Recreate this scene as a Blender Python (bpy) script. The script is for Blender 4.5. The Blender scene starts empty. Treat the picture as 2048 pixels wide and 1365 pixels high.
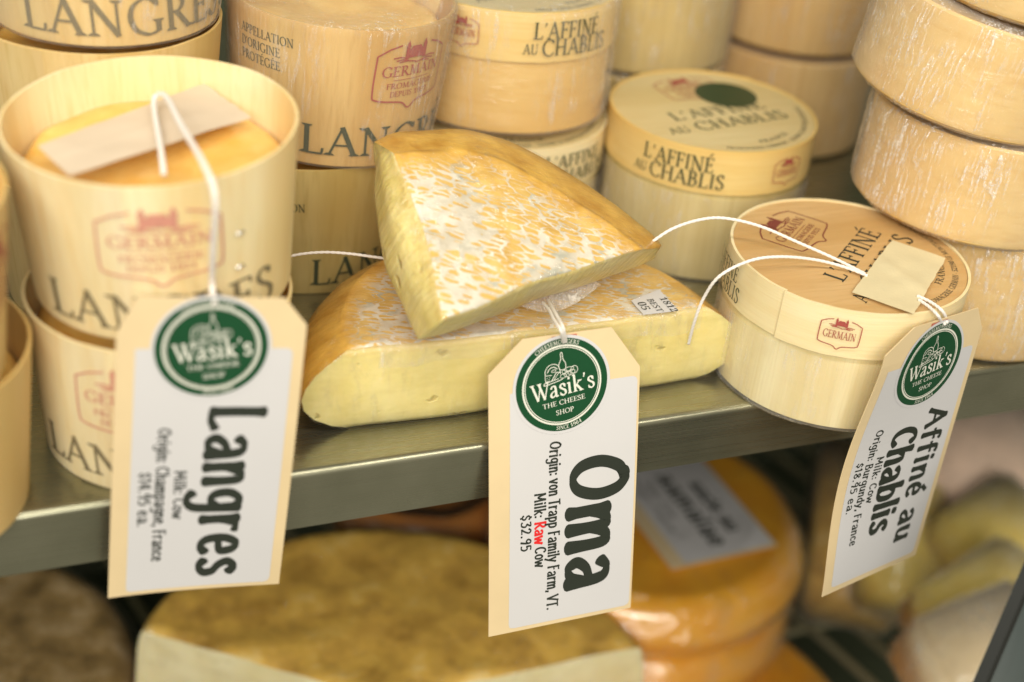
import bpy, bmesh, math, random
from math import sin, cos, pi, radians, sqrt, atan2
from mathutils import Vector, Matrix, noise, Quaternion
random.seed(7)
SC = bpy.context.scene
COL = SC.collection

# ------------------------------------------------------------------ camera
CAM = Vector((-0.20703, -0.40400, 0.31403))
RX = Vector((0.92884163, -0.35913579, 0.09096546))     # camera right, in world axes
RD = Vector((-0.1159724, -0.5150551, -0.84927537))     # camera down
RF = Vector((0.3518574, 0.77829283, -0.52005445))      # camera forward
FPX, CX, CY = 2950.0, 1024.0, 682.5
cam = bpy.data.cameras.new('camera'); camo = bpy.data.objects.new('camera', cam); COL.objects.link(camo)
M3 = Matrix((RX, -RD, -RF)).transposed()
camo.matrix_world = Matrix.Translation(CAM) @ M3.to_4x4()
cam.sensor_width = 36; cam.lens = FPX / 2048 * 36
cam.clip_start = 0.01; cam.clip_end = 20
cam.dof.use_dof = True; cam.dof.focus_distance = 0.560; cam.dof.aperture_fstop = 4.3
SC.camera = camo

# ------------------------------------------------------------------ light
W = bpy.data.worlds.new('World'); SC.world = W; W.use_nodes = True
W.node_tree.nodes['Background'].inputs[0].default_value = (1.0, 0.93, 0.72, 1)
W.node_tree.nodes['Background'].inputs[1].default_value = 0.27
def area(name, loc, target, sx, sy, power, col):
    l = bpy.data.lights.new(name, 'AREA'); l.shape = 'RECTANGLE'; l.size = sx; l.size_y = sy
    l.energy = power; l.color = col
    o = bpy.data.objects.new(name, l); COL.objects.link(o); o.location = loc
    d = Vector(target) - Vector(loc); o.rotation_euler = d.to_track_quat('-Z', 'Y').to_euler()
    return o
area('shop_ceiling_light', (-0.75, -1.60, 1.05), (0.02, 0.05, -.08), 1.2, 0.7, 35.0, (1, 0.94, 0.83))
area('case_strip_light', (-0.10, -0.27, 0.56), (0.02, 0.02, -.05), 1.1, 0.045, 3.5, (1, 0.93, 0.80))
SC.view_settings.view_transform = 'Standard'; SC.view_settings.look = 'None'
SC.view_settings.exposure = 0.14; SC.view_settings.gamma = 1.0
SC.cycles.max_bounces = 8; SC.cycles.transparent_max_bounces = 24
SC.cycles.use_denoising = True; SC.cycles.caustics_reflective = False; SC.cycles.caustics_refractive = False

def ray(px, py): return RX * ((px - CX) / FPX) + RD * ((py - CY) / FPX) + RF
def at(px, py, z):
    r = ray(px, py); return CAM + r * ((z - CAM.z) / r.z)
def on_plane(px, py, a, n):
    r = ray(px, py); return CAM + r * (n.dot(a - CAM) / n.dot(r))

# ------------------------------------------------------------------ materials
def new_mat(name):
    m = bpy.data.materials.new(name); m.use_nodes = True
    nt = m.node_tree; b = nt.nodes['Principled BSDF']; return m, nt, b
def N(nt, t, **k):
    n = nt.nodes.new(t)
    for a, v in k.items():
        if a.startswith('i_'):
            key = a[2:]; key = int(key) if key.isdigit() else key.replace('_', ' ')
            n.inputs[key].default_value = v
        else: setattr(n, a, v)
    return n
def L(nt, a, b): nt.links.new(a, b)
def coords(nt, scale=(1, 1, 1), rot=(0, 0, 0)):
    tc = N(nt, 'ShaderNodeTexCoord'); mp = N(nt, 'ShaderNodeMapping')
    mp.inputs['Scale'].default_value = scale; mp.inputs['Rotation'].default_value = rot
    L(nt, tc.outputs['Object'], mp.inputs['Vector']); return mp.outputs['Vector']
def noise_n(nt, vec, scale, detail=4, rough=0.55, dist=0.0):
    n = N(nt, 'ShaderNodeTexNoise'); n.inputs['Scale'].default_value = scale; n.inputs['Detail'].default_value = detail
    n.inputs['Roughness'].default_value = rough; n.inputs['Distortion'].default_value = dist
    L(nt, vec, n.inputs['Vector']); return n.outputs['Fac']
def ramp(nt, fac, stops, interp='LINEAR'):
    r = N(nt, 'ShaderNodeValToRGB'); r.color_ramp.interpolation = interp; e = r.color_ramp.elements
    while len(e) < len(stops): e.new(0.5)
    for k, (p, c) in enumerate(stops):
        e[k].position = p; e[k].color = (c, c, c, 1) if isinstance(c, (int, float)) else (*c, 1)
    L(nt, fac, r.inputs[0]); return r.outputs[0]
def mixc(nt, fac, a, b, mode='MIX'):
    n = N(nt, 'ShaderNodeMix', data_type='RGBA', blend_type=mode)
    for s, v in ((0, fac), (6, a), (7, b)):
        if isinstance(v, (int, float)): n.inputs[s].default_value = v
        elif isinstance(v, tuple): n.inputs[s].default_value = (*v, 1)
        else: L(nt, v, n.inputs[s])
    return n.outputs[2]
def math_n(nt, op, a, b=None, c=None):
    n = N(nt, 'ShaderNodeMath', operation=op)
    for s, v in enumerate((a, b, c)):
        if v is None: continue
        if isinstance(v, (int, float)): n.inputs[s].default_value = v
        else: L(nt, v, n.inputs[s])
    return n.outputs[0]
def bump(nt, h, strength, dist=0.0005, normal=None):
    b = N(nt, 'ShaderNodeBump'); b.inputs['Strength'].default_value = strength; b.inputs['Distance'].default_value = dist
    L(nt, h, b.inputs['Height'])
    if normal is not None: L(nt, normal, b.inputs['Normal'])
    return b.outputs[0]
def rnd_offset(nt):
    oi = N(nt, 'ShaderNodeObjectInfo'); return oi.outputs['Random']

def wood(name, c1, c2, scale, spots=0.0, rough=0.5, coat=0.0):
    """thin poplar veneer: streaks along the grain, pale and dark bands"""
    m, nt, b = new_mat(name)
    v = coords(nt, scale)
    rn = rnd_offset(nt)
    add = N(nt, 'ShaderNodeVectorMath', operation='ADD'); L(nt, v, add.inputs[0])
    comb = N(nt, 'ShaderNodeCombineXYZ'); mul = math_n(nt, 'MULTIPLY', rn, 37.0)
    L(nt, mul, comb.inputs[0]); L(nt, mul, comb.inputs[2]); L(nt, comb.outputs[0], add.inputs[1]); v = add.outputs[0]
    f = noise_n(nt, v, 1.0, 6, 0.62, 0.15)
    big = noise_n(nt, coords(nt, (1, 1, 1)), 22, 2)
    col = ramp(nt, f, [(0.25, tuple(p * .25 + q * .75 for p, q in zip(c1, c2))), (0.50, c1), (0.78, tuple(min(1, x * 1.07) for x in c1))])
    band = noise_n(nt, coords(nt, (scale[0] * .09, scale[1] * .09, max(4, scale[2] * .05))), 1.0, 2)
    col = mixc(nt, ramp(nt, band, [(0.38, 0.0), (0.68, 0.8)]), col, c2)
    col = mixc(nt, ramp(nt, big, [(0.35, 0.0), (0.7, 0.35)]), col, (c1[0] * .9, c1[1] * .76, c1[2] * .55))
    if spots:
        sp = noise_n(nt, coords(nt, (1, 1, 1)), 60, 3)
        col = mixc(nt, ramp(nt, sp, [(0.66, 0.0), (0.76, spots)]), col, (0.45, 0.30, 0.11))
    L(nt, col, b.inputs['Base Color']); b.inputs['Roughness'].default_value = rough
    L(nt, bump(nt, f, 0.35, 0.0003), b.inputs['Normal'])
    b.inputs['Subsurface Weight'].default_value = 0.12; b.inputs['Subsurface Radius'].default_value = (0.004, 0.002, 0.0008)
    b.inputs['Subsurface Scale'].default_value = 1.0
    if coat:
        b.inputs['Coat Weight'].default_value = coat; b.inputs['Coat Roughness'].default_value = 0.12
        w = noise_n(nt, coords(nt, (70, 70, 220), (0.5, 0.3, 0)), 1.0, 5, 0.6, 0.8)
        L(nt, bump(nt, w, 1.0, 0.0012), b.inputs['Coat Normal'])
    return m
M = {}
M['veneer_vertical'] = wood('veneer_vertical', (0.74, 0.55, 0.26), (0.60, 0.40, 0.13), (420, 420, 18), rough=0.5)
M['veneer_lit'] = wood('veneer_lit', (0.86, 0.75, 0.48), (0.76, 0.55, 0.24), (420, 420, 18), rough=0.45)  # paler copy of the cup veneer, brighter light on the front cups painted in
M['veneer_olive'] = wood('veneer_olive', (0.56, 0.43, 0.17), (0.42, 0.29, 0.08), (420, 420, 20), rough=0.5)
M['veneer_dark'] = wood('veneer_dark', (0.66, 0.45, 0.18), (0.50, 0.29, 0.08), (420, 420, 20), rough=0.5)
M['veneer_base'] = wood('veneer_base', (0.83, 0.74, 0.46), (0.70, 0.57, 0.27), (900, 900, 30), spots=0.35, coat=0.7)
M['veneer_base_dark'] = wood('veneer_base_dark', (0.62, 0.52, 0.25), (0.50, 0.38, 0.13), (700, 700, 26), spots=0.3, coat=0.7)
M['veneer_tan'] = wood('veneer_tan', (0.73, 0.52, 0.205), (0.62, 0.37, 0.09), (60, 60, 240), coat=0.9)
M['veneer_lid'] = wood('veneer_lid', (0.86, 0.76, 0.50), (0.78, 0.62, 0.32), (40, 40, 1100))
M['veneer_lid_warm'] = wood('veneer_lid_warm', (0.78, 0.60, 0.27), (0.70, 0.46, 0.13), (40, 40, 1100))
M['board_top'] = wood('board_top', (0.62, 0.41, 0.19), (0.50, 0.30, 0.11), (60, 700, 200))
M['board_pale'] = wood('board_pale', (0.66, 0.55, 0.30), (0.58, 0.45, 0.20), (60, 700, 200))

def plain(name, col, rough=0.6, var=0.06, scale=60, metallic=0.0, bmp=0.0, spec=0.5):
    m, nt, b = new_mat(name)
    f = noise_n(nt, coords(nt), scale, 4)
    c = ramp(nt, f, [(0.3, tuple(x * (1 - var) for x in col)), (0.7, tuple(min(1, x * (1 + var)) for x in col))])
    L(nt, c, b.inputs['Base Color']); b.inputs['Roughness'].default_value = rough; b.inputs['Metallic'].default_value = metallic
    b.inputs['Specular IOR Level'].default_value = spec
    if bmp: L(nt, bump(nt, noise_n(nt, coords(nt), scale * 12, 3), bmp, 0.0003), b.inputs['Normal'])
    return m
M['ink_black'] = plain('ink_black', (0.022, 0.028, 0.02), 0.5)
M['ink_green'] = plain('ink_green', (0.055, 0.065, 0.03), 0.7, 0.2, 3000)
M['sticker_dark'] = plain('sticker_dark', (0.012, 0.045, 0.015), 0.4, 0.1, 300)
M['ink_faded'] = plain('ink_faded', (0.19, 0.155, 0.085), 0.7, 0.3, 2500)
M['ink_pink'] = plain('ink_pink', (0.60, 0.27, 0.20), 0.7, 0.25, 2500)
M['ink_red'] = plain('ink_red', (0.36, 0.07, 0.055), 0.7, 0.25, 3000)
M['ink_brown'] = plain('ink_brown', (0.20, 0.045, 0.03), 0.7, 0.25, 3000)
M['ink_bright_red'] = plain('ink_bright_red', (0.70, 0.02, 0.02), 0.5)
M['card'] = plain('card', (0.71, 0.56, 0.33), 0.65, 0.05, 28, bmp=0.15)
M['paper'] = plain('paper', (0.61, 0.605, 0.62), 0.42, 0.012, 30)
M['sticker_green'] = plain('sticker_green', (0.006, 0.062, 0.022), 0.3, 0.05, 300)
M['print_white'] = plain('print_white', (0.74, 0.74, 0.66), 0.5, 0.02)
M['reinforcement'] = plain('reinforcement', (0.50, 0.13, 0.08), 0.7)
M['tape'] = plain('tape', (0.80, 0.71, 0.46), 0.55, 0.04, 90, bmp=0.4)
M['tape_white'] = plain('tape_white', (0.74, 0.62, 0.48), 0.6, 0.04, 40)
M['dark_plastic'] = plain('dark_plastic', (0.006, 0.008, 0.007), 0.6)
M['case_wall'] = plain('case_wall', (0.07, 0.085, 0.05), 0.5)
M['glass_panel'] = plain('glass_panel', (0.10, 0.13, 0.14), 0.15)

def metal():
    m, nt, b = new_mat('staple'); b.inputs['Base Color'].default_value = (.85, .83, .8, 1); b.inputs['Metallic'].default_value = 1; b.inputs['Roughness'].default_value = .35; return m
M['staple'] = metal()
def string_mat():
    m, nt, b = new_mat('cotton')
    b.inputs['Base Color'].default_value = (0.80, 0.76, 0.72, 1); b.inputs['Roughness'].default_value = 0.9
    b.inputs['Subsurface Weight'].default_value = 0.3; b.inputs['Subsurface Radius'].default_value = (0.001, 0.001, 0.001)
    return m
M['cotton'] = string_mat()

def steel():
    m, nt, b = new_mat('brushed_steel')
    v = coords(nt, (6, 900, 900)); f = noise_n(nt, v, 1.0, 5, 0.6)
    big = noise_n(nt, coords(nt), 14, 4)
    c = mixc(nt, ramp(nt, big, [(0.35, 0.0), (0.7, 1.0)]), (0.40, 0.39, 0.29), (0.27, 0.27, 0.19))
    L(nt, c, b.inputs['Base Color']); b.inputs['Metallic'].default_value = 0.9
    L(nt, ramp(nt, f, [(0.3, 0.22), (0.7, 0.36)]), b.inputs['Roughness'])
    L(nt, bump(nt, f, 0.12, 0.0003), b.inputs['Normal']); return m
M['brushed_steel'] = steel()
def wire():
    m, nt, b = new_mat('rack_wire'); b.inputs['Base Color'].default_value = (0.50, 0.46, 0.30, 1)
    b.inputs['Metallic'].default_value = 0.6; b.inputs['Roughness'].default_value = 0.45; return m
M['rack_wire'] = wire()

def paste(name, c1, c2, coat=0.55, pleat=0.05, ztop=None):
    """pale cut cheese under cling film: few holes, diagonal film creases in the clear coat"""
    m, nt, b = new_mat(name)
    f = noise_n(nt, coords(nt), 45, 5, 0.55)
    col = ramp(nt, f, [(0.3, c2), (0.65, c1)])
    vo = N(nt, 'ShaderNodeTexVoronoi'); vo.inputs['Scale'].default_value = 1.0
    wn = N(nt, 'ShaderNodeTexNoise'); wn.inputs['Scale'].default_value = 300; L(nt, coords(nt), wn.inputs['Vector'])
    wv = N(nt, 'ShaderNodeVectorMath', operation='MULTIPLY_ADD'); L(nt, wn.outputs['Color'], wv.inputs[0]); wv.inputs[1].default_value = (.35, .35, .35); L(nt, coords(nt, (62, 62, 120)), wv.inputs[2])
    L(nt, wv.outputs[0], vo.inputs['Vector'])
    hole = ramp(nt, vo.outputs['Distance'], [(0.08, 1.0), (0.20, 0.0)])
    gate = ramp(nt, noise_n(nt, coords(nt, (1, 1, 1), (1, 2, 0)), 120, 2), [(0.46, 0.0), (0.54, 1.0)])
    hole = math_n(nt, 'MULTIPLY', hole, gate)
    col = mixc(nt, math_n(nt, 'MULTIPLY', hole, 0.55), col, (0.38, 0.27, 0.06))
    if ztop:
        sep = N(nt, 'ShaderNodeSeparateXYZ'); L(nt, coords(nt), sep.inputs[0])
        zz = math_n(nt, 'ADD', sep.outputs[2], math_n(nt, 'MULTIPLY', math_n(nt, 'SUBTRACT', noise_n(nt, coords(nt), 250, 3), 0.5), .002))
        mr = N(nt, 'ShaderNodeMapRange'); L(nt, zz, mr.inputs[0]); mr.inputs[1].default_value = ztop - .0030; mr.inputs[2].default_value = ztop - .0004
        col = mixc(nt, math_n(nt, 'MULTIPLY', mr.outputs[0], 0.65), col, (0.56, 0.40, 0.13))
    sm = noise_n(nt, coords(nt, (1, 1, 3), (0, .3, 0)), 60, 4, .6)
    col = mixc(nt, ramp(nt, sm, [(0.45, 0.0), (0.7, 0.45)]), col, tuple(x * .84 for x in c2))
    fine = noise_n(nt, coords(nt), 420, 3)
    h = math_n(nt, 'SUBTRACT', math_n(nt, 'MULTIPLY', fine, 0.35), math_n(nt, 'MULTIPLY', hole, 2.0))
    L(nt, col, b.inputs['Base Color']); b.inputs['Roughness'].default_value = 0.5
    L(nt, bump(nt, h, 0.5, 0.0006), b.inputs['Normal'])
    b.inputs['Subsurface Weight'].default_value = 0.4; b.inputs['Subsurface Radius'].default_value = (0.006, 0.004, 0.0012); b.inputs['Subsurface Scale'].default_value = 1.0
    b.inputs['Coat Weight'].default_value = coat; b.inputs['Coat Roughness'].default_value = 0.10
    w = noise_n(nt, coords(nt, (300, 300, 50), (0.0, pleat, 0.1)), 1.0, 4, 0.6, 0.5)
    L(nt, bump(nt, w, 1.0, 0.0016), b.inputs['Coat Normal'])
    if pleat > .1:
        h = math_n(nt, 'ADD', h, math_n(nt, 'MULTIPLY', noise_n(nt, coords(nt, (420, 420, 40), (0, .15, 0)), 1.0, 2), 2.2)); L(nt, bump(nt, h, 0.5, 0.0010), b.inputs['Normal'])
        col = mixc(nt, ramp(nt, noise_n(nt, coords(nt, (300, 300, 30), (0, .15, 0)), 1.0, 3), [(0.45, 0.0), (0.7, 0.4)]), col, (0.82, 0.74, 0.42)); L(nt, col, b.inputs['Base Color'])
    return m
M['paste'] = paste('paste', (0.81, 0.70, 0.31), (0.73, 0.60, 0.20), pleat=0.06, ztop=.0335)
M['paste_upper'] = paste('paste_upper', (0.80, 0.70, 0.30), (0.70, 0.57, 0.18), 0.7, pleat=0.2, ztop=.0235)
M['paste_pale'] = paste('paste_pale', (0.84, 0.77, 0.50), (0.76, 0.66, 0.36), 0.4)

def rind(name, rot, sx=138, sy=470):
    """washed rind: chalky white mould broken by short orange dashes, ochre towards the rim, blue-grey blotches"""
    m, nt, b = new_mat(name)
    at_ = N(nt, 'ShaderNodeAttribute', attribute_name='rim'); rim = at_.outputs['Fac']
    big = noise_n(nt, coords(nt), 42, 3, 0.6)
    wv = N(nt, 'ShaderNodeTexNoise'); wv.inputs['Scale'].default_value = 260; wv.inputs['Detail'].default_value = 2; L(nt, coords(nt), wv.inputs['Vector'])
    wo = N(nt, 'ShaderNodeVectorMath', operation='MULTIPLY_ADD'); L(nt, wv.outputs['Color'], wo.inputs[0]); wo.inputs[1].default_value = (.0018, .0018, 0); L(nt, N(nt, 'ShaderNodeTexCoord').outputs['Object'], wo.inputs[2])
    mp = N(nt, 'ShaderNodeMapping'); mp.inputs['Rotation'].default_value = (0, 0, rot); L(nt, wo.outputs[0], mp.inputs['Vector'])
    ms = N(nt, 'ShaderNodeVectorMath', operation='MULTIPLY'); L(nt, mp.outputs[0], ms.inputs[0]); ms.inputs[1].default_value = (sx, sy, 1)
    fl = N(nt, 'ShaderNodeVectorMath', operation='MULTIPLY'); L(nt, ms.outputs[0], fl.inputs[0]); fl.inputs[1].default_value = (1, 1, 0)
    vo = N(nt, 'ShaderNodeTexVoronoi', feature='DISTANCE_TO_EDGE'); vo.inputs['Scale'].default_value = 1.0; vo.inputs['Randomness'].default_value = 0.72
    L(nt, fl.outputs[0], vo.inputs['Vector'])
    # width of the white net varies: thin near the rim, broad in chalky patches
    net = math_n(nt, 'ADD', math_n(nt, 'MULTIPLY', math_n(nt, 'SUBTRACT', big, 0.50), 0.75), 0.125)
    net = math_n(nt, 'SUBTRACT', net, math_n(nt, 'MULTIPLY', rim, 0.10))
    t = math_n(nt, 'SUBTRACT', vo.outputs['Distance'], net)
    t = math_n(nt, 'ADD', t, math_n(nt, 'MULTIPLY', math_n(nt, 'SUBTRACT', noise_n(nt, coords(nt), 650, 2), 0.5), 0.20))
    mask = ramp(nt, t, [(-.01, 0.0), (0.05, 1.0)])
    oc = noise_n(nt, coords(nt), 140, 4)
    orange = ramp(nt, oc, [(0.3, (0.57, 0.34, 0.07)), (0.5, (0.67, 0.43, 0.11)), (0.7, (0.75, 0.52, 0.18))])
    white = ramp(nt, noise_n(nt, coords(nt, (1, 1, 1), (1, 1, 0)), 110, 4), [(0.35, (0.57, 0.51, 0.40)), (0.6, (0.73, 0.68, 0.58))])
    bl = noise_n(nt, coords(nt, (1, 1.6, 1), (0, 0, 1.2)), 62, 5, 0.65)
    white = mixc(nt, ramp(nt, bl, [(0.52, 0.0), (0.64, 0.75)]), white, (0.36, 0.37, 0.30))
    col = mixc(nt, mask, white, orange)
    och = noise_n(nt, coords(nt), 80, 5)
    edge = ramp(nt, och, [(0.32, (0.50, 0.24, 0.02)), (0.62, (0.74, 0.44, 0.08))])
    ef = ramp(nt, math_n(nt, 'ADD', rim, math_n(nt, 'MULTIPLY', math_n(nt, 'SUBTRACT', big, 0.5), 0.5)), [(0.62, 0.0), (0.95, 1.0)])
    col = mixc(nt, ef, col, edge)
    L(nt, col, b.inputs['Base Color']); b.inputs['Roughness'].default_value = 0.5
    h = math_n(nt, 'ADD', math_n(nt, 'MULTIPLY', mask, -0.35), math_n(nt, 'MULTIPLY', noise_n(nt, coords(nt), 500, 3), 0.5))
    L(nt, bump(nt, h, 0.45, 0.0006), b.inputs['Normal'])
    b.inputs['Subsurface Weight'].default_value = 0.15; b.inputs['Subsurface Radius'].default_value = (0.004, 0.002, 0.001); b.inputs['Subsurface Scale'].default_value = 1.0
    b.inputs['Coat Weight'].default_value = 0.6; b.inputs['Coat Roughness'].default_value = 0.10
    w = noise_n(nt, coords(nt, (60, 160, 60), (0, 0, rot + 0.9)), 1.0, 4, 0.6, 0.8)
    L(nt, bump(nt, w, 0.9, 0.0012), b.inputs['Coat Normal'])
    return m
M['rind_upper'] = rind('rind_upper', radians(20))
M['rind_lower'] = rind('rind_lower', radians(22))

def cheese_orange(name, stops, coat=0.4, scale=60, bmp=0.5, rough=0.45):
    m, nt, b = new_mat(name)
    f = noise_n(nt, coords(nt), scale, 6, 0.62)
    L(nt, ramp(nt, f, stops), b.inputs['Base Color']); b.inputs['Roughness'].default_value = rough
    L(nt, bump(nt, f, bmp, 0.002), b.inputs['Normal'])
    b.inputs['Subsurface Weight'].default_value = 0.15; b.inputs['Subsurface Radius'].default_value = (0.006, 0.003, 0.001); b.inputs['Subsurface Scale'].default_value = 1.0
    b.inputs['Coat Weight'].default_value = coat; b.inputs['Coat Roughness'].default_value = 0.12
    return m
M['cup_cheese'] = cheese_orange('cup_cheese', [(0.3, (0.80, 0.44, 0.08)), (0.7, (0.88, 0.60, 0.20))], 0.5, 70)
M['orange_wax'] = cheese_orange('orange_wax', [(0.3, (0.76, 0.31, 0.010)), (0.7, (0.87, 0.44, 0.025))], 1.0, 30, 0.35, 0.28)
M['brown_rind'] = cheese_orange('brown_rind', [(0.28, (0.40, 0.22, 0.035)), (0.46, (0.68, 0.41, 0.08)), (0.58, (0.84, 0.53, 0.10)), (0.74, (0.92, 0.70, 0.30))], 0.35, 55, 0.7)
M['red_rind'] = cheese_orange('red_rind', [(0.3, (0.34, 0.11, 0.015)), (0.7, (0.46, 0.18, 0.03))], 0.4, 40, 0.4)
M['dark_brown_rind'] = cheese_orange('dark_brown_rind', [(0.3, (0.16, 0.10, 0.03)), (0.5, (0.38, 0.25, 0.09)), (0.72, (0.62, 0.46, 0.25))], 0.35, 60, 0.7)
M['yellow_block'] = cheese_orange('yellow_block', [(0.3, (0.70, 0.52, 0.08)), (0.7, (0.80, 0.64, 0.16))], 0.6, 30, 0.2)
M['olive_block'] = cheese_orange('olive_block', [(0.3, (0.48, 0.36, 0.11)), (0.7, (0.60, 0.47, 0.17))], 0.4, 30, 0.2)
M['beige_block'] = cheese_orange('beige_block', [(0.3, (0.74, 0.58, 0.34)), (0.7, (0.86, 0.72, 0.48))], 0.6, 40, 0.4)
M['pink_paper'] = plain('pink_paper', (0.84, 0.62, 0.47), 0.5, 0.12, 60)

def film(name, base=0.10, edge=0.45, streak_glint=0.30, sc=(120, 120, 40), rot=(0.35, 0.2, 0), strength=1.0, milky=0.72):
    """cling film: mostly clear, whitish creases with glints painted in as diffuse white, more opaque where seen edge-on"""
    m = bpy.data.materials.new(name); m.use_nodes = True; nt = m.node_tree; nt.nodes.clear()
    out = N(nt, 'ShaderNodeOutputMaterial'); tr = N(nt, 'ShaderNodeBsdfTransparent')
    gl = N(nt, 'ShaderNodeBsdfGlossy'); gl.inputs['Color'].default_value = (1, 1, 1, 1)
    gl.inputs['Roughness'].default_value = 0.16
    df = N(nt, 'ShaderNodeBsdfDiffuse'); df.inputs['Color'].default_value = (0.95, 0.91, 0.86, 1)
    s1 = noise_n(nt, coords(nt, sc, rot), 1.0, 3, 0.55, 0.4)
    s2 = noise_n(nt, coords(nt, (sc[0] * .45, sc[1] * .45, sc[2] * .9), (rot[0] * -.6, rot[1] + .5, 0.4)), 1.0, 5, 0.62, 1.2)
    big = noise_n(nt, coords(nt), 55, 2)
    h = math_n(nt, 'ADD', math_n(nt, 'ADD', s1, math_n(nt, 'MULTIPLY', s2, 0.8)), math_n(nt, 'MULTIPLY', big, 0.8))
    bm_ = bump(nt, h, strength, 0.0030)
    L(nt, bm_, gl.inputs['Normal'])
    lw = N(nt, 'ShaderNodeLayerWeight'); lw.inputs['Blend'].default_value = 0.25
    fac = math_n(nt, 'ADD', math_n(nt, 'MULTIPLY', lw.outputs['Facing'], edge), base)
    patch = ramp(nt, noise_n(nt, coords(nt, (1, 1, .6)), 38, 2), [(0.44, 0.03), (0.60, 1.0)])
    st = math_n(nt, 'MAXIMUM', ramp(nt, s1, [(0.53, 0.0), (0.64, 1.0)]), ramp(nt, s2, [(0.56, 0.0), (0.66, 0.8)]))  # white streak mask, paints the crease glints
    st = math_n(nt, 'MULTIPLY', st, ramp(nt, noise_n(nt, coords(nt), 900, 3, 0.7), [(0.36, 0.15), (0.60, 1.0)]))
    fac = math_n(nt, 'ADD', fac, math_n(nt, 'MULTIPLY', math_n(nt, 'MULTIPLY', st, streak_glint), patch))
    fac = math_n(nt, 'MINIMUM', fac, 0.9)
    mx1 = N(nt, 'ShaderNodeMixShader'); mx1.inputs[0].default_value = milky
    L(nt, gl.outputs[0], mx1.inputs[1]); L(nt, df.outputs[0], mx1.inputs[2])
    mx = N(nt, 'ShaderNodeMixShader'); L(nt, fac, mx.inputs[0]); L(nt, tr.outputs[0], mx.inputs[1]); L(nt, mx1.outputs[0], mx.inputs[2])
    L(nt, mx.outputs[0], out.inputs['Surface']); return m
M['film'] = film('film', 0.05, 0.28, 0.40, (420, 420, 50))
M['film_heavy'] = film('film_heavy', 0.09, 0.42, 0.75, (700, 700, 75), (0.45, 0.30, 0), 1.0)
M['film_glossy'] = film('film_glossy', 0.06, 0.20, 0.16, (90, 90, 60), (0.5, 0.3, 0), 0.7, 0.12)
M['film_cheese'] = film('film_cheese', 0.02, 0.10, 0.16, (300, 300, 60), (0.3, 0.4, 0), 0.8, 0.10)
M['film_top'] = film('film_top', 0.12, 0.3, 0.2, (60, 60, 60))

# ------------------------------------------------------------------ objects
def tag(o, label=None, cat=None, group=None, kind=None):
    if label: o['label'] = label
    if cat: o['category'] = cat
    if group: o['group'] = group
    if kind: o['kind'] = kind
    return o
def empty(name, loc=(0, 0, 0), q=None, **k):
    o = bpy.data.objects.new(name, None); COL.objects.link(o); o.location = loc; o.empty_display_size = 0.01
    if q is not None: o.rotation_mode = 'QUATERNION'; o.rotation_quaternion = q
    return tag(o, **k)
def build(name, vs, fs, m, parent=None, smooth=True, attr=None, **k):
    me = bpy.data.meshes.new(name); me.from_pydata([tuple(v) for v in vs], [], fs); me.update()
    if attr:
        for an, vals in attr.items():
            a = me.attributes.new(an, 'FLOAT', 'POINT'); a.data.foreach_set('value', vals)
    if smooth: me.shade_smooth()
    me.materials.append(m)
    o = bpy.data.objects.new(name, me); COL.objects.link(o)
    if parent: o.parent = parent
    return tag(o, **k)
def fix_normals(o):
    bm = bmesh.new(); bm.from_mesh(o.data); bmesh.ops.recalc_face_normals(bm, faces=bm.faces); bm.to_mesh(o.data); bm.free(); return o
def tilt(tx, ty, spin=0.0):
    q = Vector((0, 0, 1)).rotation_difference(Vector((tx, ty, 1)).normalized())
    return q @ Quaternion((0, 0, 1), spin)

def lathe(prof, n=128, closed_ends=True, disp=None):
    """prof: list of (r, z); returns verts, faces"""
    vs, fs = [], []
    for r, z in prof:
        for k in range(n):
            a = 2 * pi * k / n; rr, zz = (r, z) if disp is None else disp(r, z, a)
            vs.append((rr * cos(a), rr * sin(a), zz))
    for j in range(len(prof) - 1):
        for k in range(n):
            k2 = (k + 1) % n
            fs.append((j * n + k, j * n + k2, (j + 1) * n + k2, (j + 1) * n + k))
    if closed_ends:
        fs.append(tuple(range(n))[::-1]); fs.append(tuple((len(prof) - 1) * n + k for k in range(n)))
    return vs, fs
def catmull(P, n=8, closed=False):
    P = [Vector(p) for p in P]; out = []; m = len(P)
    rng = range(m) if closed else range(m - 1)
    for i in rng:
        if closed: a, b, c, d = P[(i - 1) % m], P[i], P[(i + 1) % m], P[(i + 2) % m]
        else: a, b, c, d = P[max(i - 1, 0)], P[i], P[i + 1], P[min(i + 2, m - 1)]
        for k in range(n):
            t = k / n; out.append(0.5 * ((2 * b) + (c - a) * t + (2 * a - 5 * b + 4 * c - d) * t * t + (3 * b - a - 3 * c + d) * t ** 3))
    if not closed: out.append(P[-1].copy())
    return out
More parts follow.
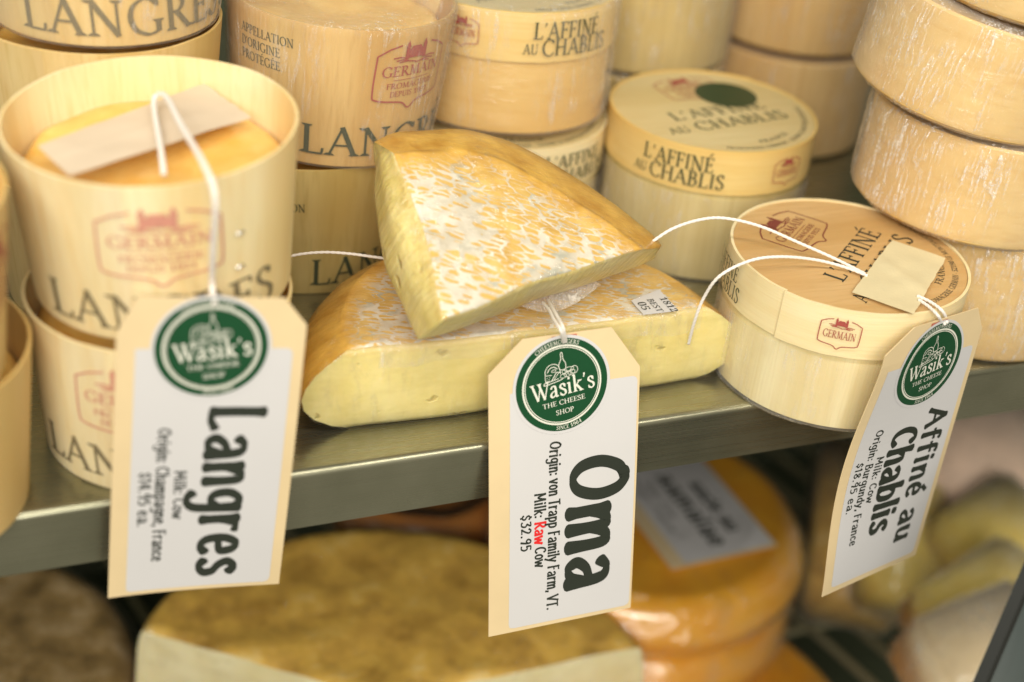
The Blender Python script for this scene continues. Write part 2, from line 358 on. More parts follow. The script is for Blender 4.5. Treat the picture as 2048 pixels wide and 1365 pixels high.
def tube(name, pts, r, m, parent=None, twist=3600.0, sides=12, fuzz=160, **k):
    """two-ply cotton string"""
    path = catmull(pts, 26); vs, fs = [], []; s = 0.0; prev = None; up = Vector((0.13, 0.3, 0.94))
    for i, p in enumerate(path):
        t = (path[min(i + 1, len(path) - 1)] - path[max(i - 1, 0)]).normalized()
        if prev is None: u = t.cross(up).normalized()
        else: u = (prev - t * prev.dot(t)).normalized()
        prev = u; v = t.cross(u)
        if i: s += (p - path[i - 1]).length
        for q in range(sides):
            a = 2 * pi * q / sides; rr = r * (1 + 0.13 * cos(2 * (a - twist * s * 0.5)))
            vs.append(p + (u * cos(a) + v * sin(a)) * rr)
    n = len(path)
    for i in range(n - 1):
        for q in range(sides):
            q2 = (q + 1) % sides; fs.append((i * sides + q, i * sides + q2, (i + 1) * sides + q2, (i + 1) * sides + q))
    fs.append(tuple(range(sides))[::-1]); fs.append(tuple((n - 1) * sides + q for q in range(sides)))
    for _ in range(fuzz):
        p = random.choice(path); d = Vector((random.gauss(0, 1), random.gauss(0, 1), random.gauss(0, 1))).normalized()
        e = d.cross(Vector((0.3, 0.5, 0.8))).normalized() * r * 0.05; b0 = len(vs)
        vs += [p + d * r * .7 - e, p + d * r * .7 + e, p + d * r * random.uniform(1.4, 2.4) + e.cross(d) * 8]; fs.append((b0, b0 + 1, b0 + 2))
    o = build(name, vs, fs, m, parent, **k); return o

# ------------------------------------------------------------------ flat print: 2D geometry, sliced and mapped onto surfaces
class Flat:
    def __init__(s): s.v, s.f, s.layer = [], [], 0
    def add(s, vs, fs, h=0.0):
        b = len(s.v); s.v += [(x, y, h) for x, y in vs]; s.f += [tuple(b + i for i in f) for f in fs]
    def ribbon(s, pts, w, closed=False, h=None, cap=True):
        """pts 2D; w a number or list of widths"""
        P = [Vector((p[0], p[1])) for p in pts]; n = len(P)
        if n < 2: return
        s.layer += 1; h = (s.layer % 7) * 6e-6 if h is None else h
        ws = w if isinstance(w, (list, tuple)) else [w] * n
        vs = []
        for i in range(n):
            a = P[(i - 1) % n] if closed or i else P[0]; c = P[(i + 1) % n] if closed or i < n - 1 else P[-1]
            t = (c - a); t = t.normalized() if t.length > 1e-12 else Vector((1, 0)); q = Vector((-t.y, t.x)) * ws[i] * 0.5
            vs += [P[i] + q, P[i] - q]
        fs = [(2 * i, 2 * i + 1, 2 * ((i + 1) % n) + 1, 2 * ((i + 1) % n)) for i in range(n if closed else n - 1)]
        if cap and not closed:
            for e, d in ((0, P[0] - P[1]), (n - 1, P[-1] - P[-2])):
                d = d.normalized() if d.length > 0 else Vector((1, 0)); q = Vector((-d.y, d.x)); b = len(vs); R = ws[e] * .5
                ring = [P[e] + q * R * cos(a) * 1.0 + d * R * sin(a) * .55 for a in (0, .6, 1.2, pi / 2, 1.94, 2.54, pi)]
                vs += ring; fs.append(tuple(range(b, b + len(ring))))
        s.add([(p.x, p.y) for p in vs], fs, h)
    def disc(s, c, r, h=0.0, n=72, r0=0.0):
        if r0: s.add([(c[0] + q * cos(2 * pi * k / n), c[1] + q * sin(2 * pi * k / n)) for q in (r, r0) for k in range(n)],
                     [(k, (k + 1) % n, n + (k + 1) % n, n + k) for k in range(n)], h)
        else: s.add([(c[0], c[1])] + [(c[0] + r * cos(2 * pi * k / n), c[1] + r * sin(2 * pi * k / n)) for k in range(n)],
                    [(0, 1 + k, 1 + (k + 1) % n) for k in range(n)], h)
    def put(s, other, fn):
        b = len(s.v); s.v += [(*fn(x, y), h) for x, y, h in other.v]; s.f += [tuple(b + i for i in f) for f in other.f]; return s
    def out(s, name, mapfn, m, parent, step=0.0, thick=0.0, smooth=False, **k):
        bm = bmesh.new(); vv = [bm.verts.new(v) for v in s.v]
        for f in s.f:
            try: bm.faces.new([vv[i] for i in f])
            except ValueError: pass
        if step:
            for ax in (0, 1):
                lo = min(v[ax] for v in s.v); hi = max(v[ax] for v in s.v); c = lo + step * .5
                while c < hi:
                    co = [0, 0, 0]; no = [0, 0, 0]; co[ax] = c; no[ax] = 1
                    bmesh.ops.bisect_plane(bm, geom=bm.verts[:] + bm.edges[:] + bm.faces[:], plane_co=co, plane_no=no, dist=1e-9); c += step
        if thick:
            r = bmesh.ops.extrude_face_region(bm, geom=bm.faces[:])
            top = [g for g in r['geom'] if isinstance(g, bmesh.types.BMVert)]
            for v in top: v.co.z += thick
        for v in bm.verts: v.co = mapfn(v.co.x, v.co.y, v.co.z)
        bmesh.ops.recalc_face_normals(bm, faces=bm.faces) if thick else None
        me = bpy.data.meshes.new(name); bm.to_mesh(me); bm.free(); me.materials.append(m)
        if smooth: me.shade_smooth()
        o = bpy.data.objects.new(name, me); COL.objects.link(o); o.parent = parent
        return tag(o, **k)

_tc = {}
# light roman capitals drawn as strokes: ('s' straight, 'c' curve with modulated width, 'f' serif); capital height 1
TK, TN = .135, .066
ROM = {
 'A': (.82, [('s', (.08, 0), (.42, 1), TN), ('s', (.40, 1.01), (.74, 0), TK), ('s', (.20, .36), (.62, .36), TN), ('f', .08, 0), ('f', .74, 0)]),
 'B': (.66, [('s', (.16, 0), (.16, 1), TK), ('c', (.16, .98), (.38, .97), (.50, .76), (.38, .55), (.16, .53)), ('c', (.16, .53), (.42, .52), (.57, .28), (.42, .03), (.16, .02)), ('f', .13, 0), ('f', .13, 1)]),
 'C': (.78, [('c', (.72, .82), (.60, .95), (.42, 1.0), (.17, .82), (.08, .5), (.18, .16), (.44, 0), (.62, .04), (.75, .20)), ('s', (.72, .76), (.72, .98), TN)]),
 'D': (.80, [('s', (.16, 0), (.16, 1), TK), ('c', (.16, .98), (.46, .96), (.71, .72), (.71, .30), (.46, .03), (.16, .02)), ('f', .13, 0), ('f', .13, 1)]),
 'E': (.62, [('s', (.16, 0), (.16, 1), TK), ('s', (.16, .98), (.54, .98), TN), ('s', (.16, .52), (.44, .52), TN), ('s', (.16, .02), (.57, .02), TN), ('s', (.54, .99), (.54, .82), TN), ('s', (.45, .62), (.45, .42), TN), ('s', (.57, .0), (.59, .20), TN), ('f', .11, 0), ('f', .11, 1)]),
 'F': (.58, [('s', (.16, 0), (.16, 1), TK), ('s', (.16, .98), (.54, .98), TN), ('s', (.16, .52), (.44, .52), TN), ('s', (.54, .99), (.54, .80), TN), ('s', (.45, .62), (.45, .42), TN), ('f', .16, 0), ('f', .11, 1)]),
 'G': (.86, [('c', (.74, .82), (.60, .96), (.42, 1.0), (.17, .82), (.08, .5), (.18, .16), (.44, 0), (.62, .02), (.76, .10)), ('s', (.74, .78), (.74, .98), TN), ('s', (.74, .06), (.74, .40), TK), ('f', .74, .40)]),
 'H': (.86, [('s', (.16, 0), (.16, 1), TK), ('s', (.70, 0), (.70, 1), TK), ('s', (.16, .52), (.70, .52), TN), ('f', .16, 0), ('f', .16, 1), ('f', .70, 0), ('f', .70, 1)]),
 'I': (.34, [('s', (.17, 0), (.17, 1), TK), ('f', .17, 0), ('f', .17, 1)]),
 'L': (.62, [('s', (.16, 0), (.16, 1), TK), ('s', (.16, .02), (.56, .02), TN), ('s', (.56, .0), (.59, .22), TN), ('f', .16, 1), ('f', .11, 0)]),
 'M': (1.0, [('s', (.14, 0), (.18, 1), TN), ('s', (.18, 1), (.50, .06), TK), ('s', (.50, .04), (.80, 1), TN), ('s', (.80, 1), (.86, 0), TK), ('f', .13, 0), ('f', .86, 0), ('f', .15, 1), ('f', .84, 1)]),
 'N': (.88, [('s', (.16, 0), (.16, 1), TN), ('s', (.15, 1), (.72, .0), TK), ('s', (.72, 0), (.72, 1), TN), ('f', .16, 0), ('f', .10, 1), ('f', .72, 1)]),
 'O': (.90, [('c', (.45, 1.0), (.18, .84), (.08, .5), (.18, .16), (.45, 0), (.72, .16), (.82, .5), (.72, .84), (.45, 1.0))]),
 'P': (.64, [('s', (.16, 0), (.16, 1), TK), ('c', (.16, .98), (.42, .96), (.55, .74), (.42, .50), (.16, .47)), ('f', .16, 0), ('f', .11, 1)]),
 'R': (.74, [('s', (.16, 0), (.16, 1), TK), ('c', (.16, .98), (.40, .96), (.52, .76), (.40, .54), (.16, .51)), ('s', (.32, .52), (.68, .0), TK), ('f', .16, 0), ('f', .11, 1), ('f', .70, 0)]),
 'S': (.58, [('c', (.46, .82), (.36, .97), (.20, .98), (.09, .80), (.18, .61), (.36, .47), (.49, .28), (.42, .06), (.24, .0), (.08, .14)), ('s', (.47, .78), (.47, .98), TN), ('s', (.075, .02), (.075, .24), TN)]),
 'T': (.74, [('s', (.37, 0), (.37, 1), TK), ('s', (.05, .98), (.69, .98), TN), ('s', (.05, .99), (.04, .80), TN), ('s', (.69, .99), (.70, .80), TN), ('f', .37, 0)]),
 'U': (.86, [('s', (.17, .3), (.17, 1), TK), ('c', (.17, .34), (.22, .10), (.43, .0), (.62, .09), (.69, .30)), ('s', (.69, .28), (.69, 1), TN), ('f', .17, 1), ('f', .69, 1)]),
 'W': (1.08, [('s', (.10, 1), (.40, .0), TK), ('s', (.40, .0), (.64, .98), TN), ('s', (.52, 1), (.82, .0), TK), ('s', (.82, .0), (1.10, 1), TN), ('f', .10, 1), ('f', .55, 1), ('f', 1.10, 1)]),
 'a': (.56, [('c', (.11, .50), (.20, .64), (.36, .62), (.40, .46)), ('s', (.40, .50), (.40, .10), TK), ('c', (.38, .12), (.44, .02), (.54, .06)), ('c', (.40, .38), (.18, .30), (.08, .14), (.18, .01), (.40, .14))]),
 's': (.44, [('c', (.36, .52), (.28, .65), (.14, .64), (.08, .50), (.20, .38), (.36, .26), (.38, .10), (.24, .0), (.08, .08)), ('s', (.37, .46), (.37, .65), TN), ('s', (.07, .02), (.07, .19), TN)]),
 'i': (.30, [('s', (.15, 0), (.15, .65), TK), ('s', (.02, .61), (.15, .64), TN), ('f', .15, 0), ('s', (.14, .83), (.16, .95), .13)]),
 'k': (.60, [('s', (.14, 0), (.14, 1.02), TK), ('s', (.14, .28), (.46, .64), TN), ('s', (.24, .40), (.54, .0), TK), ('s', (.02, .98), (.14, 1.01), TN), ('f', .14, 0), ('f', .52, 0), ('f', .46, .64)]),
 "'": (.22, [('s', (.12, .98), (.12, .88), .11), ('s', (.14, .90), (.06, .74), TN)]),
 ' ': (.34, []), '-': (.36, [('s', (.06, .34), (.30, .34), TN * 1.3)]),
}
ROM['\u00c9'] = (ROM['E'][0], ROM['E'][1] + [('s', (.24, 1.10), (.46, 1.30), .07)])
def glyphs(text, thin=0.0, spacing=1.0):
    """roman lettering; digits come from the built-in font's mathematical serif alphabet"""
    key = (text, spacing)
    if key in _tc: return _tc[key]
    F = Flat(); x = 0.0; gap = .055 * spacing
    for ch in text:
        if ch in ROM:
            w, items = ROM[ch]
            for it in items:
                if it[0] == 's': F.ribbon([(x + it[1][0], it[1][1]), (x + it[2][0], it[2][1])], it[3], cap=False)
                elif it[0] == 'f':
                    fx, fy = x + it[1], it[2]; sg = 1 if fy < .3 else -1
                    F.layer += 1; h = (F.layer % 7) * 6e-6
                    F.add([(fx - .15, fy), (fx + .15, fy), (fx + .13, fy + .03 * sg), (fx + .055, fy + .085 * sg), (fx - .055, fy + .085 * sg), (fx - .13, fy + .03 * sg)], [(0, 1, 2, 3, 4, 5) if sg > 0 else (5, 4, 3, 2, 1, 0)], h)
                else:
                    P = catmull([(x + p[0], p[1], 0) for p in it[1:]], 6); n = len(P); ws = []
                    for i in range(n):
                        t = P[min(i + 1, n - 1)] - P[max(i - 1, 0)]; v_ = abs(t.y * .93 - t.x * .25) / (t.length + 1e-9)
                        ws.append(TN + (TK - TN) * min(1, v_) ** 1.6)
                    F.ribbon([(p.x, p.y) for p in P], ws, cap=False)
            x += w + gap
        else:
            body = chr(0x1D7CE + ord(ch) - 48) if '0' <= ch <= '9' else ch
            c = bpy.data.curves.new('lettering_source', 'FONT'); c.body = body; c.offset = -.008; c.resolution_u = 3
            o = bpy.data.objects.new('lettering_source', c); COL.objects.link(o); bpy.context.view_layer.update()
            ev = o.evaluated_get(bpy.context.evaluated_depsgraph_get()); me = ev.to_mesh()
            vs = [(v.co.x / 0.7, v.co.y / 0.7) for v in me.vertices]; fs = [tuple(p.vertices) for p in me.polygons]; ev.to_mesh_clear(); bpy.data.objects.remove(o)
            if vs:
                lo = min(v[0] for v in vs); hi = max(v[0] for v in vs); F.add([(v[0] - lo + x + .04, v[1]) for v in vs], fs); x += hi - lo + .08 + gap
            else: x += .3
    F.w = max(1e-6, x - gap); _tc[key] = F; return F
def line(F, text, x, y, cap, width=None, ang=0.0, center=False, thin=-0.012, spacing=1.0, squash=None):
    g = glyphs(text, thin, spacing); sx = (width / g.w) if width else cap * (squash or 0.9)
    ox = -g.w * sx / 2 if center else 0.0; ca, sa = cos(ang), sin(ang)
    F.put(g, lambda a, b: (x + (a * sx + ox) * ca - b * cap * sa, y + (a * sx + ox) * sa + b * cap * ca)); return F
def arc_text(F, text, c, r, a0, a1, cap, inward=False, thin=-0.006):
    """text along a circle from angle a0 to a1; inward: tops point to the centre"""
    ws = [glyphs(ch).w + .10 if ch != ' ' else .4 for ch in text]; tot = sum(ws); x = 0.0; sc_ = abs(a1 - a0) * r / tot
    for ch, w in zip(text, ws):
        a = a0 + (a1 - a0) * (x + w / 2) / tot; x += w
        if ch == ' ': continue
        g = glyphs(ch); rot = a + pi / 2 if inward else a - pi / 2; ca, sa = cos(rot), sin(rot); px, py = c[0] + r * cos(a), c[1] + r * sin(a)
        F.put(g, lambda u, v: (px + (u - g.w / 2) * sc_ * ca - v * cap * sa, py + (u - g.w / 2) * sc_ * sa + v * cap * ca))

# marker-pen hand: strokes as control points, capital height 1, x-height .68
HW = {
 'O': (.80, [[(.44, .93), (.24, .82), (.11, .52), (.16, .20), (.36, .06), (.58, .16), (.70, .48), (.64, .80), (.46, .95), (.33, .90)]]),
 'L': (.56, [[(.14, .98), (.12, .5), (.12, .06)], [(.10, .07), (.30, .04), (.50, .12)]]),
 'A': (.74, [[(.06, .02), (.22, .5), (.38, .97)], [(.36, .97), (.52, .5), (.66, .02)], [(.18, .36), (.38, .38), (.58, .36)]]),
 'C': (.66, [[(.58, .80), (.42, .95), (.20, .82), (.10, .48), (.18, .14), (.38, .03), (.58, .16)]]),
 'M': (.86, [[(.12, .0), (.15, .95)], [(.15, .93), (.42, .28), (.68, .95)], [(.68, .95), (.74, .0)]]),
 'F': (.54, [[(.13, .0), (.13, .97)], [(.11, .93), (.48, .95)], [(.13, .52), (.42, .54)]]),
 'T': (.60, [[(.30, .0), (.31, .94)], [(.03, .93), (.58, .95)]]),
 'V': (.66, [[(.04, .96), (.18, .5), (.32, .02)], [(.32, .02), (.46, .5), (.62, .96)]]),
 'R': (.62, [[(.12, .0), (.13, .96)], [(.12, .92), (.38, .95), (.50, .74), (.34, .52), (.16, .48)], [(.28, .48), (.42, .2), (.58, .02)]]),
 'B': (.62, [[(.12, .02), (.13, .96)], [(.12, .93), (.38, .94), (.46, .74), (.34, .54), (.14, .52)], [(.30, .52), (.52, .40), (.50, .12), (.30, .03), (.12, .04)]]),
 'a': (.60, [[(.12, .56), (.26, .67), (.42, .62), (.48, .42), (.49, .0)], [(.47, .38), (.24, .32), (.10, .16), (.20, .02), (.36, .06), (.48, .24)]]),
 'b': (.58, [[(.12, .98), (.12, .02)], [(.12, .50), (.30, .66), (.48, .50), (.46, .14), (.28, .02), (.12, .12)]]),
 'c': (.50, [[(.43, .56), (.28, .67), (.12, .46), (.13, .16), (.28, .02), (.44, .12)]]),
 'd': (.58, [[(.46, .98), (.46, .0)], [(.46, .52), (.30, .66), (.11, .46), (.13, .14), (.28, .02), (.46, .16)]]),
 'e': (.54, [[(.12, .34), (.42, .38), (.40, .60), (.24, .67), (.10, .46), (.12, .14), (.28, .01), (.46, .10)]]),
 'f': (.42, [[(.40, .92), (.28, .97), (.19, .82), (.18, .0)], [(.03, .62), (.38, .64)]]),
 'g': (.58, [[(.46, .58), (.28, .67), (.11, .50), (.13, .24), (.28, .14), (.46, .26)], [(.47, .66), (.47, .0), (.40, -.24), (.22, -.30), (.08, -.20)]]),
 'h': (.58, [[(.12, .98), (.12, .0)], [(.12, .46), (.30, .65), (.45, .56), (.47, .0)]]),
 'i': (.26, [[(.12, .66), (.12, .0)], [(.12, .86), (.13, .93)]]),
 'k': (.54, [[(.12, .98), (.12, .0)], [(.44, .64), (.15, .34)], [(.22, .40), (.36, .18), (.48, .0)]]),
 'l': (.26, [[(.12, .98), (.12, .0)]]),
 'm': (.88, [[(.11, .66), (.12, .0)], [(.12, .42), (.27, .64), (.41, .58), (.43, .0)], [(.43, .42), (.58, .64), (.73, .58), (.75, .0)]]),
 'n': (.58, [[(.11, .66), (.12, .0)], [(.12, .42), (.29, .65), (.44, .57), (.46, .0)]]),
 'o': (.56, [[(.30, .66), (.13, .52), (.11, .20), (.26, .02), (.44, .14), (.46, .48), (.32, .66), (.24, .64)]]),
 'p': (.58, [[(.12, .66), (.12, -.30)], [(.12, .52), (.30, .66), (.48, .50), (.46, .16), (.28, .02), (.12, .12)]]),
 'r': (.44, [[(.11, .66), (.12, .0)], [(.12, .40), (.24, .62), (.42, .62)]]),
 's': (.46, [[(.40, .58), (.26, .67), (.12, .54), (.20, .38), (.36, .26), (.38, .10), (.22, .01), (.06, .10)]]),
 'u': (.58, [[(.11, .66), (.12, .16), (.24, .02), (.40, .12), (.46, .30)], [(.46, .66), (.48, .0)]]),
 'v': (.52, [[(.04, .66), (.24, .02)], [(.24, .02), (.46, .66)]]),
 'w': (.76, [[(.04, .66), (.20, .03)], [(.20, .03), (.37, .56)], [(.37, .56), (.54, .03)], [(.54, .03), (.70, .66)]]),
 'y': (.54, [[(.05, .66), (.26, .08)], [(.48, .66), (.26, .04), (.10, -.28)]]),
 '\u00e9': (.54, [[(.12, .34), (.42, .38), (.40, .60), (.24, .67), (.10, .46), (.12, .14), (.28, .01), (.46, .10)], [(.26, .82), (.42, 1.0)]]),
 '$': (.52, [[(.42, .72), (.28, .80), (.13, .68), (.20, .50), (.38, .36), (.38, .18), (.22, .10), (.07, .20)], [(.26, .92), (.26, .86)], [(.26, .04), (.26, -.06)]]),
 '0': (.54, [[(.28, .9), (.12, .7), (.10, .3), (.26, .04), (.42, .2), (.44, .7), (.28, .9)]]),
 '1': (.34, [[(.06, .76), (.18, .92), (.18, .0)]]),
 '2': (.54, [[(.08, .72), (.24, .90), (.42, .72), (.30, .38), (.08, .04)], [(.08, .05), (.46, .06)]]),
 '3': (.52, [[(.08, .86), (.40, .88), (.24, .54)], [(.24, .54), (.44, .40), (.38, .10), (.20, .02), (.06, .10)]]),
 '4': (.54, [[(.34, .0), (.34, .92), (.06, .30), (.48, .32)]]),
 '5': (.52, [[(.42, .90), (.13, .90), (.12, .54)], [(.12, .54), (.34, .58), (.44, .32), (.30, .05), (.07, .06)]]),
 '8': (.54, [[(.28, .92), (.12, .76), (.28, .50), (.46, .24), (.28, .02), (.09, .22), (.28, .50), (.43, .76), (.28, .92)]]),
 '9': (.52, [[(.42, .62), (.26, .50), (.10, .66), (.22, .90), (.40, .84), (.42, .5), (.32, .0)]]),
 ':': (.24, [[(.12, .52), (.12, .58)], [(.12, .06), (.12, .12)]]),
 ',': (.24, [[(.13, .08), (.08, -.14)]]), '.': (.22, [[(.10, .02), (.11, .08)]]), ' ': (.30, []),
 'w_': (.5, [])}
def hand(F, text, u0, v0, v1, cap, weight=0.13, gap=0.05, contrast=0.35, jitter=0.012, rot=True):
    """handwritten line running down the tag (letter tops towards +u), fitted between v0 and v1"""
    tot = sum(HW[c][0] + gap for c in text) - gap; s = (v1 - v0) / tot; x = 0.0; rs = random.Random(text)
    for c in text:
        w, strokes = HW[c]; jy = rs.uniform(-1, 1) * jitter
        for st in strokes:
            P = catmull([(p[0], p[1], 0) for p in st], 7) if len(st) > 2 else [Vector((*st[0], 0)).lerp(Vector((*st[1], 0)), t / 5) for t in range(6)]
            n = len(P); ws = []
            pts = []
            for i, p in enumerate(P):
                a, b = P[max(i - 1, 0)], P[min(i + 1, n - 1)]; t = (b - a); vert = abs(t.y) / (t.length + 1e-9)
                e = min(i, n - 1 - i) / (n - 1); flare = 1.0 + 0.22 * max(0, 1 - e * 6)
                ws.append(cap * weight * (1 - contrast + contrast * vert) * flare)
                pts.append((u0 + (p.y + jy) * cap, v0 + (x + p.x) * s))
            F.ribbon(pts, ws)
        x += w + gap
    return F

def shield(F, cx, cy, w, h, lw, full=True, ang=0.0):
    """dairy emblem: rounded shield outline, little castle, name and two small lines"""
    G = Flat()
    pts = [(-.5, .34), (-.5, -.22), (-.44, -.34), (-.12, -.40), (0, -.5), (.12, -.40), (.44, -.34), (.5, -.22), (.5, .34)]
    P = catmull([(x * w, y * h, 0) for x, y in pts], 6)
    G.ribbon([(-.22 * w, .49 * h), (-.36 * w, .44 * h), (-.5 * w, .34 * h)] + [(p.x, p.y) for p in P] + [(.36 * w, .44 * h), (.22 * w, .49 * h)], lw)
    # castle
    for x0, x1, y0, y1 in ((-.12, .10, .29, .42), (-.155, -.105, .27, .47), (.09, .145, .27, .48)):
        G.add([(x0 * w, y0 * h), (x1 * w, y0 * h), (x1 * w, y1 * h), (x0 * w, y1 * h)], [(0, 1, 2, 3)], 2e-5 * (1 + (x0 > 0)))
    for cx_ in (-.13, .117): G.add([((cx_ - .035) * w, .46 * h), ((cx_ + .035) * w, .46 * h), (cx_ * w, .56 * h)], [(0, 1, 2)], 6e-5)
    G.add([(-.10 * w, .42 * h), (.08 * w, .42 * h), (.05 * w, .47 * h), (-.07 * w, .47 * h)], [(0, 1, 2, 3)], 7e-5)
    for k, (x0, x1, y) in enumerate(((-.30, -.13, .30), (-.26, -.10, .26), (-.22, .0, .235), (.14, .32, .27), (.10, .28, .235), (.0, .22, .21))):
        G.ribbon([(x0 * w, y * h), ((x0 + x1) / 2 * w, (y + .012) * h), (x1 * w, (y - .01) * h)], lw * .8)
    if full:
        line(G, 'GERMAIN', 0, .02 * h, .155 * h, .84 * w, center=True)
        G.ribbon([(-.26 * w, -.04 * h), (.26 * w, -.04 * h)], lw * .4)
        line(G, 'FROMAGERIE', 0, -.17 * h, .085 * h, .68 * w, center=True, thin=-0.004)
        line(G, 'DEPUIS 1921', 0, -.30 * h, .085 * h, .56 * w, center=True, thin=-0.004)
    else: line(G, 'GERMAIN', 0, -.14 * h, .25 * h, .80 * w, center=True)
    ca, sa = cos(ang), sin(ang)
    F.put(G, lambda x, y: (cx + x * ca - y * sa, cy + x * sa + y * ca)); return F

def around(rfun, a0, off=0.00055):
    """map flat print (x = arc length, y = height) onto an upright wall of radius rfun(z)"""
    def fn(x, y, h):
        r = rfun(y) + off + h; a = a0 + x / rfun(y); return Vector((r * cos(a), r * sin(a), y))
    return fn

# ------------------------------------------------------------------ setting: shelf, case
def rounded_shelf():
    prof = []                         # (y, z) cross-section of the bent sheet, front to back
    rr = 0.0028; prof.append((0.0, -0.0245))
    for k in range(9):
        a = pi - k * pi / 16; prof.append((rr + rr * cos(a), -rr + rr * sin(a)))
    prof += [(0.03, 0), (0.10, 0), (0.46, 0)]
    inner = [(y + 0.0012 if i < 9 else y, z - (0.0012 if i > 0 else 0)) for i, (y, z) in enumerate(prof)]
    pr = prof + inner[::-1]; xs = [-0.62, -0.3, 0, 0.3, 0.75]; vs, fs = [], []
    for x in xs: vs += [(x, y, z) for y, z in pr]
    n = len(pr)
    for i in range(len(xs) - 1):
        for j in range(n):
            j2 = (j + 1) % n; fs.append((i * n + j, i * n + j2, (i + 1) * n + j2, (i + 1) * n + j))
    o = build('display_shelf', vs, fs, M['brushed_steel'], kind='structure')
    fix_normals(o); o.data.set_sharp_from_angle(angle=radians(40)) if hasattr(o.data, 'set_sharp_from_angle') else None
    return o
rounded_shelf()
def sheet(name, pts, m, thick=0.01, **k):
    P = [Vector(p) for p in pts]; n = (P[1] - P[0]).cross(P[3] - P[0]).normalized() * thick
    vs = P + [p - n for p in P]
    return fix_normals(build(name, vs, [(0, 1, 2, 3), (7, 6, 5, 4), (0, 4, 5, 1), (1, 5, 6, 2), (2, 6, 7, 3), (3, 7, 4, 0)], m, smooth=False, **k))
sheet('back_wall', [(-0.7, 0.465, -0.5), (0.9, 0.465, -0.5), (0.9, 0.465, 0.55), (-0.7, 0.465, 0.55)], M['case_wall'], kind='structure')
sheet('case_floor', [(-0.7, -0.05, -0.42), (0.9, -0.05, -0.42), (0.9, 0.46, -0.42), (-0.7, 0.46, -0.42)], M['case_wall'], kind='structure')

# ------------------------------------------------------------------ wooden boxes and cups
M['film_loose'] = film('film_loose', 0.30, 0.4, 0.6, (300, 300, 120))
def film_shell(parent, prof, m, amp=0.0006, n=170, seed=0.0, name='plastic_wrap', close=True, freq=70):
    """thin loose skin a fraction of a millimetre off the box"""
    P = []
    for i in range(len(prof) - 1):
        (r0, z0), (r1, z1) = prof[i], prof[i + 1]; L_ = sqrt((r1 - r0) ** 2 + (z1 - z0) ** 2); k = max(1, int(L_ / 0.0016))
        P += [(r0 + (r1 - r0) * t / k, z0 + (z1 - z0) * t / k) for t in range(k)]
    P.append(prof[-1])
    def disp(r, z, a):
        v = Vector((cos(a) * r, sin(a) * r, z)) * freq + Vector((seed, seed * 2, 0))
        d = noise.noise(Vector((v.x * 1.0 + v.z * .7, v.y, v.z * .35))) + 0.6 * (1 - 2 * abs(noise.noise(v * 2.3)))
        return (r + amp * (0.6 + d), z + (amp * d if r < prof[0][0] * .97 else 0))
    vs, fs = lathe(P, n, close, disp)
    return build(name, vs, fs, m, parent)

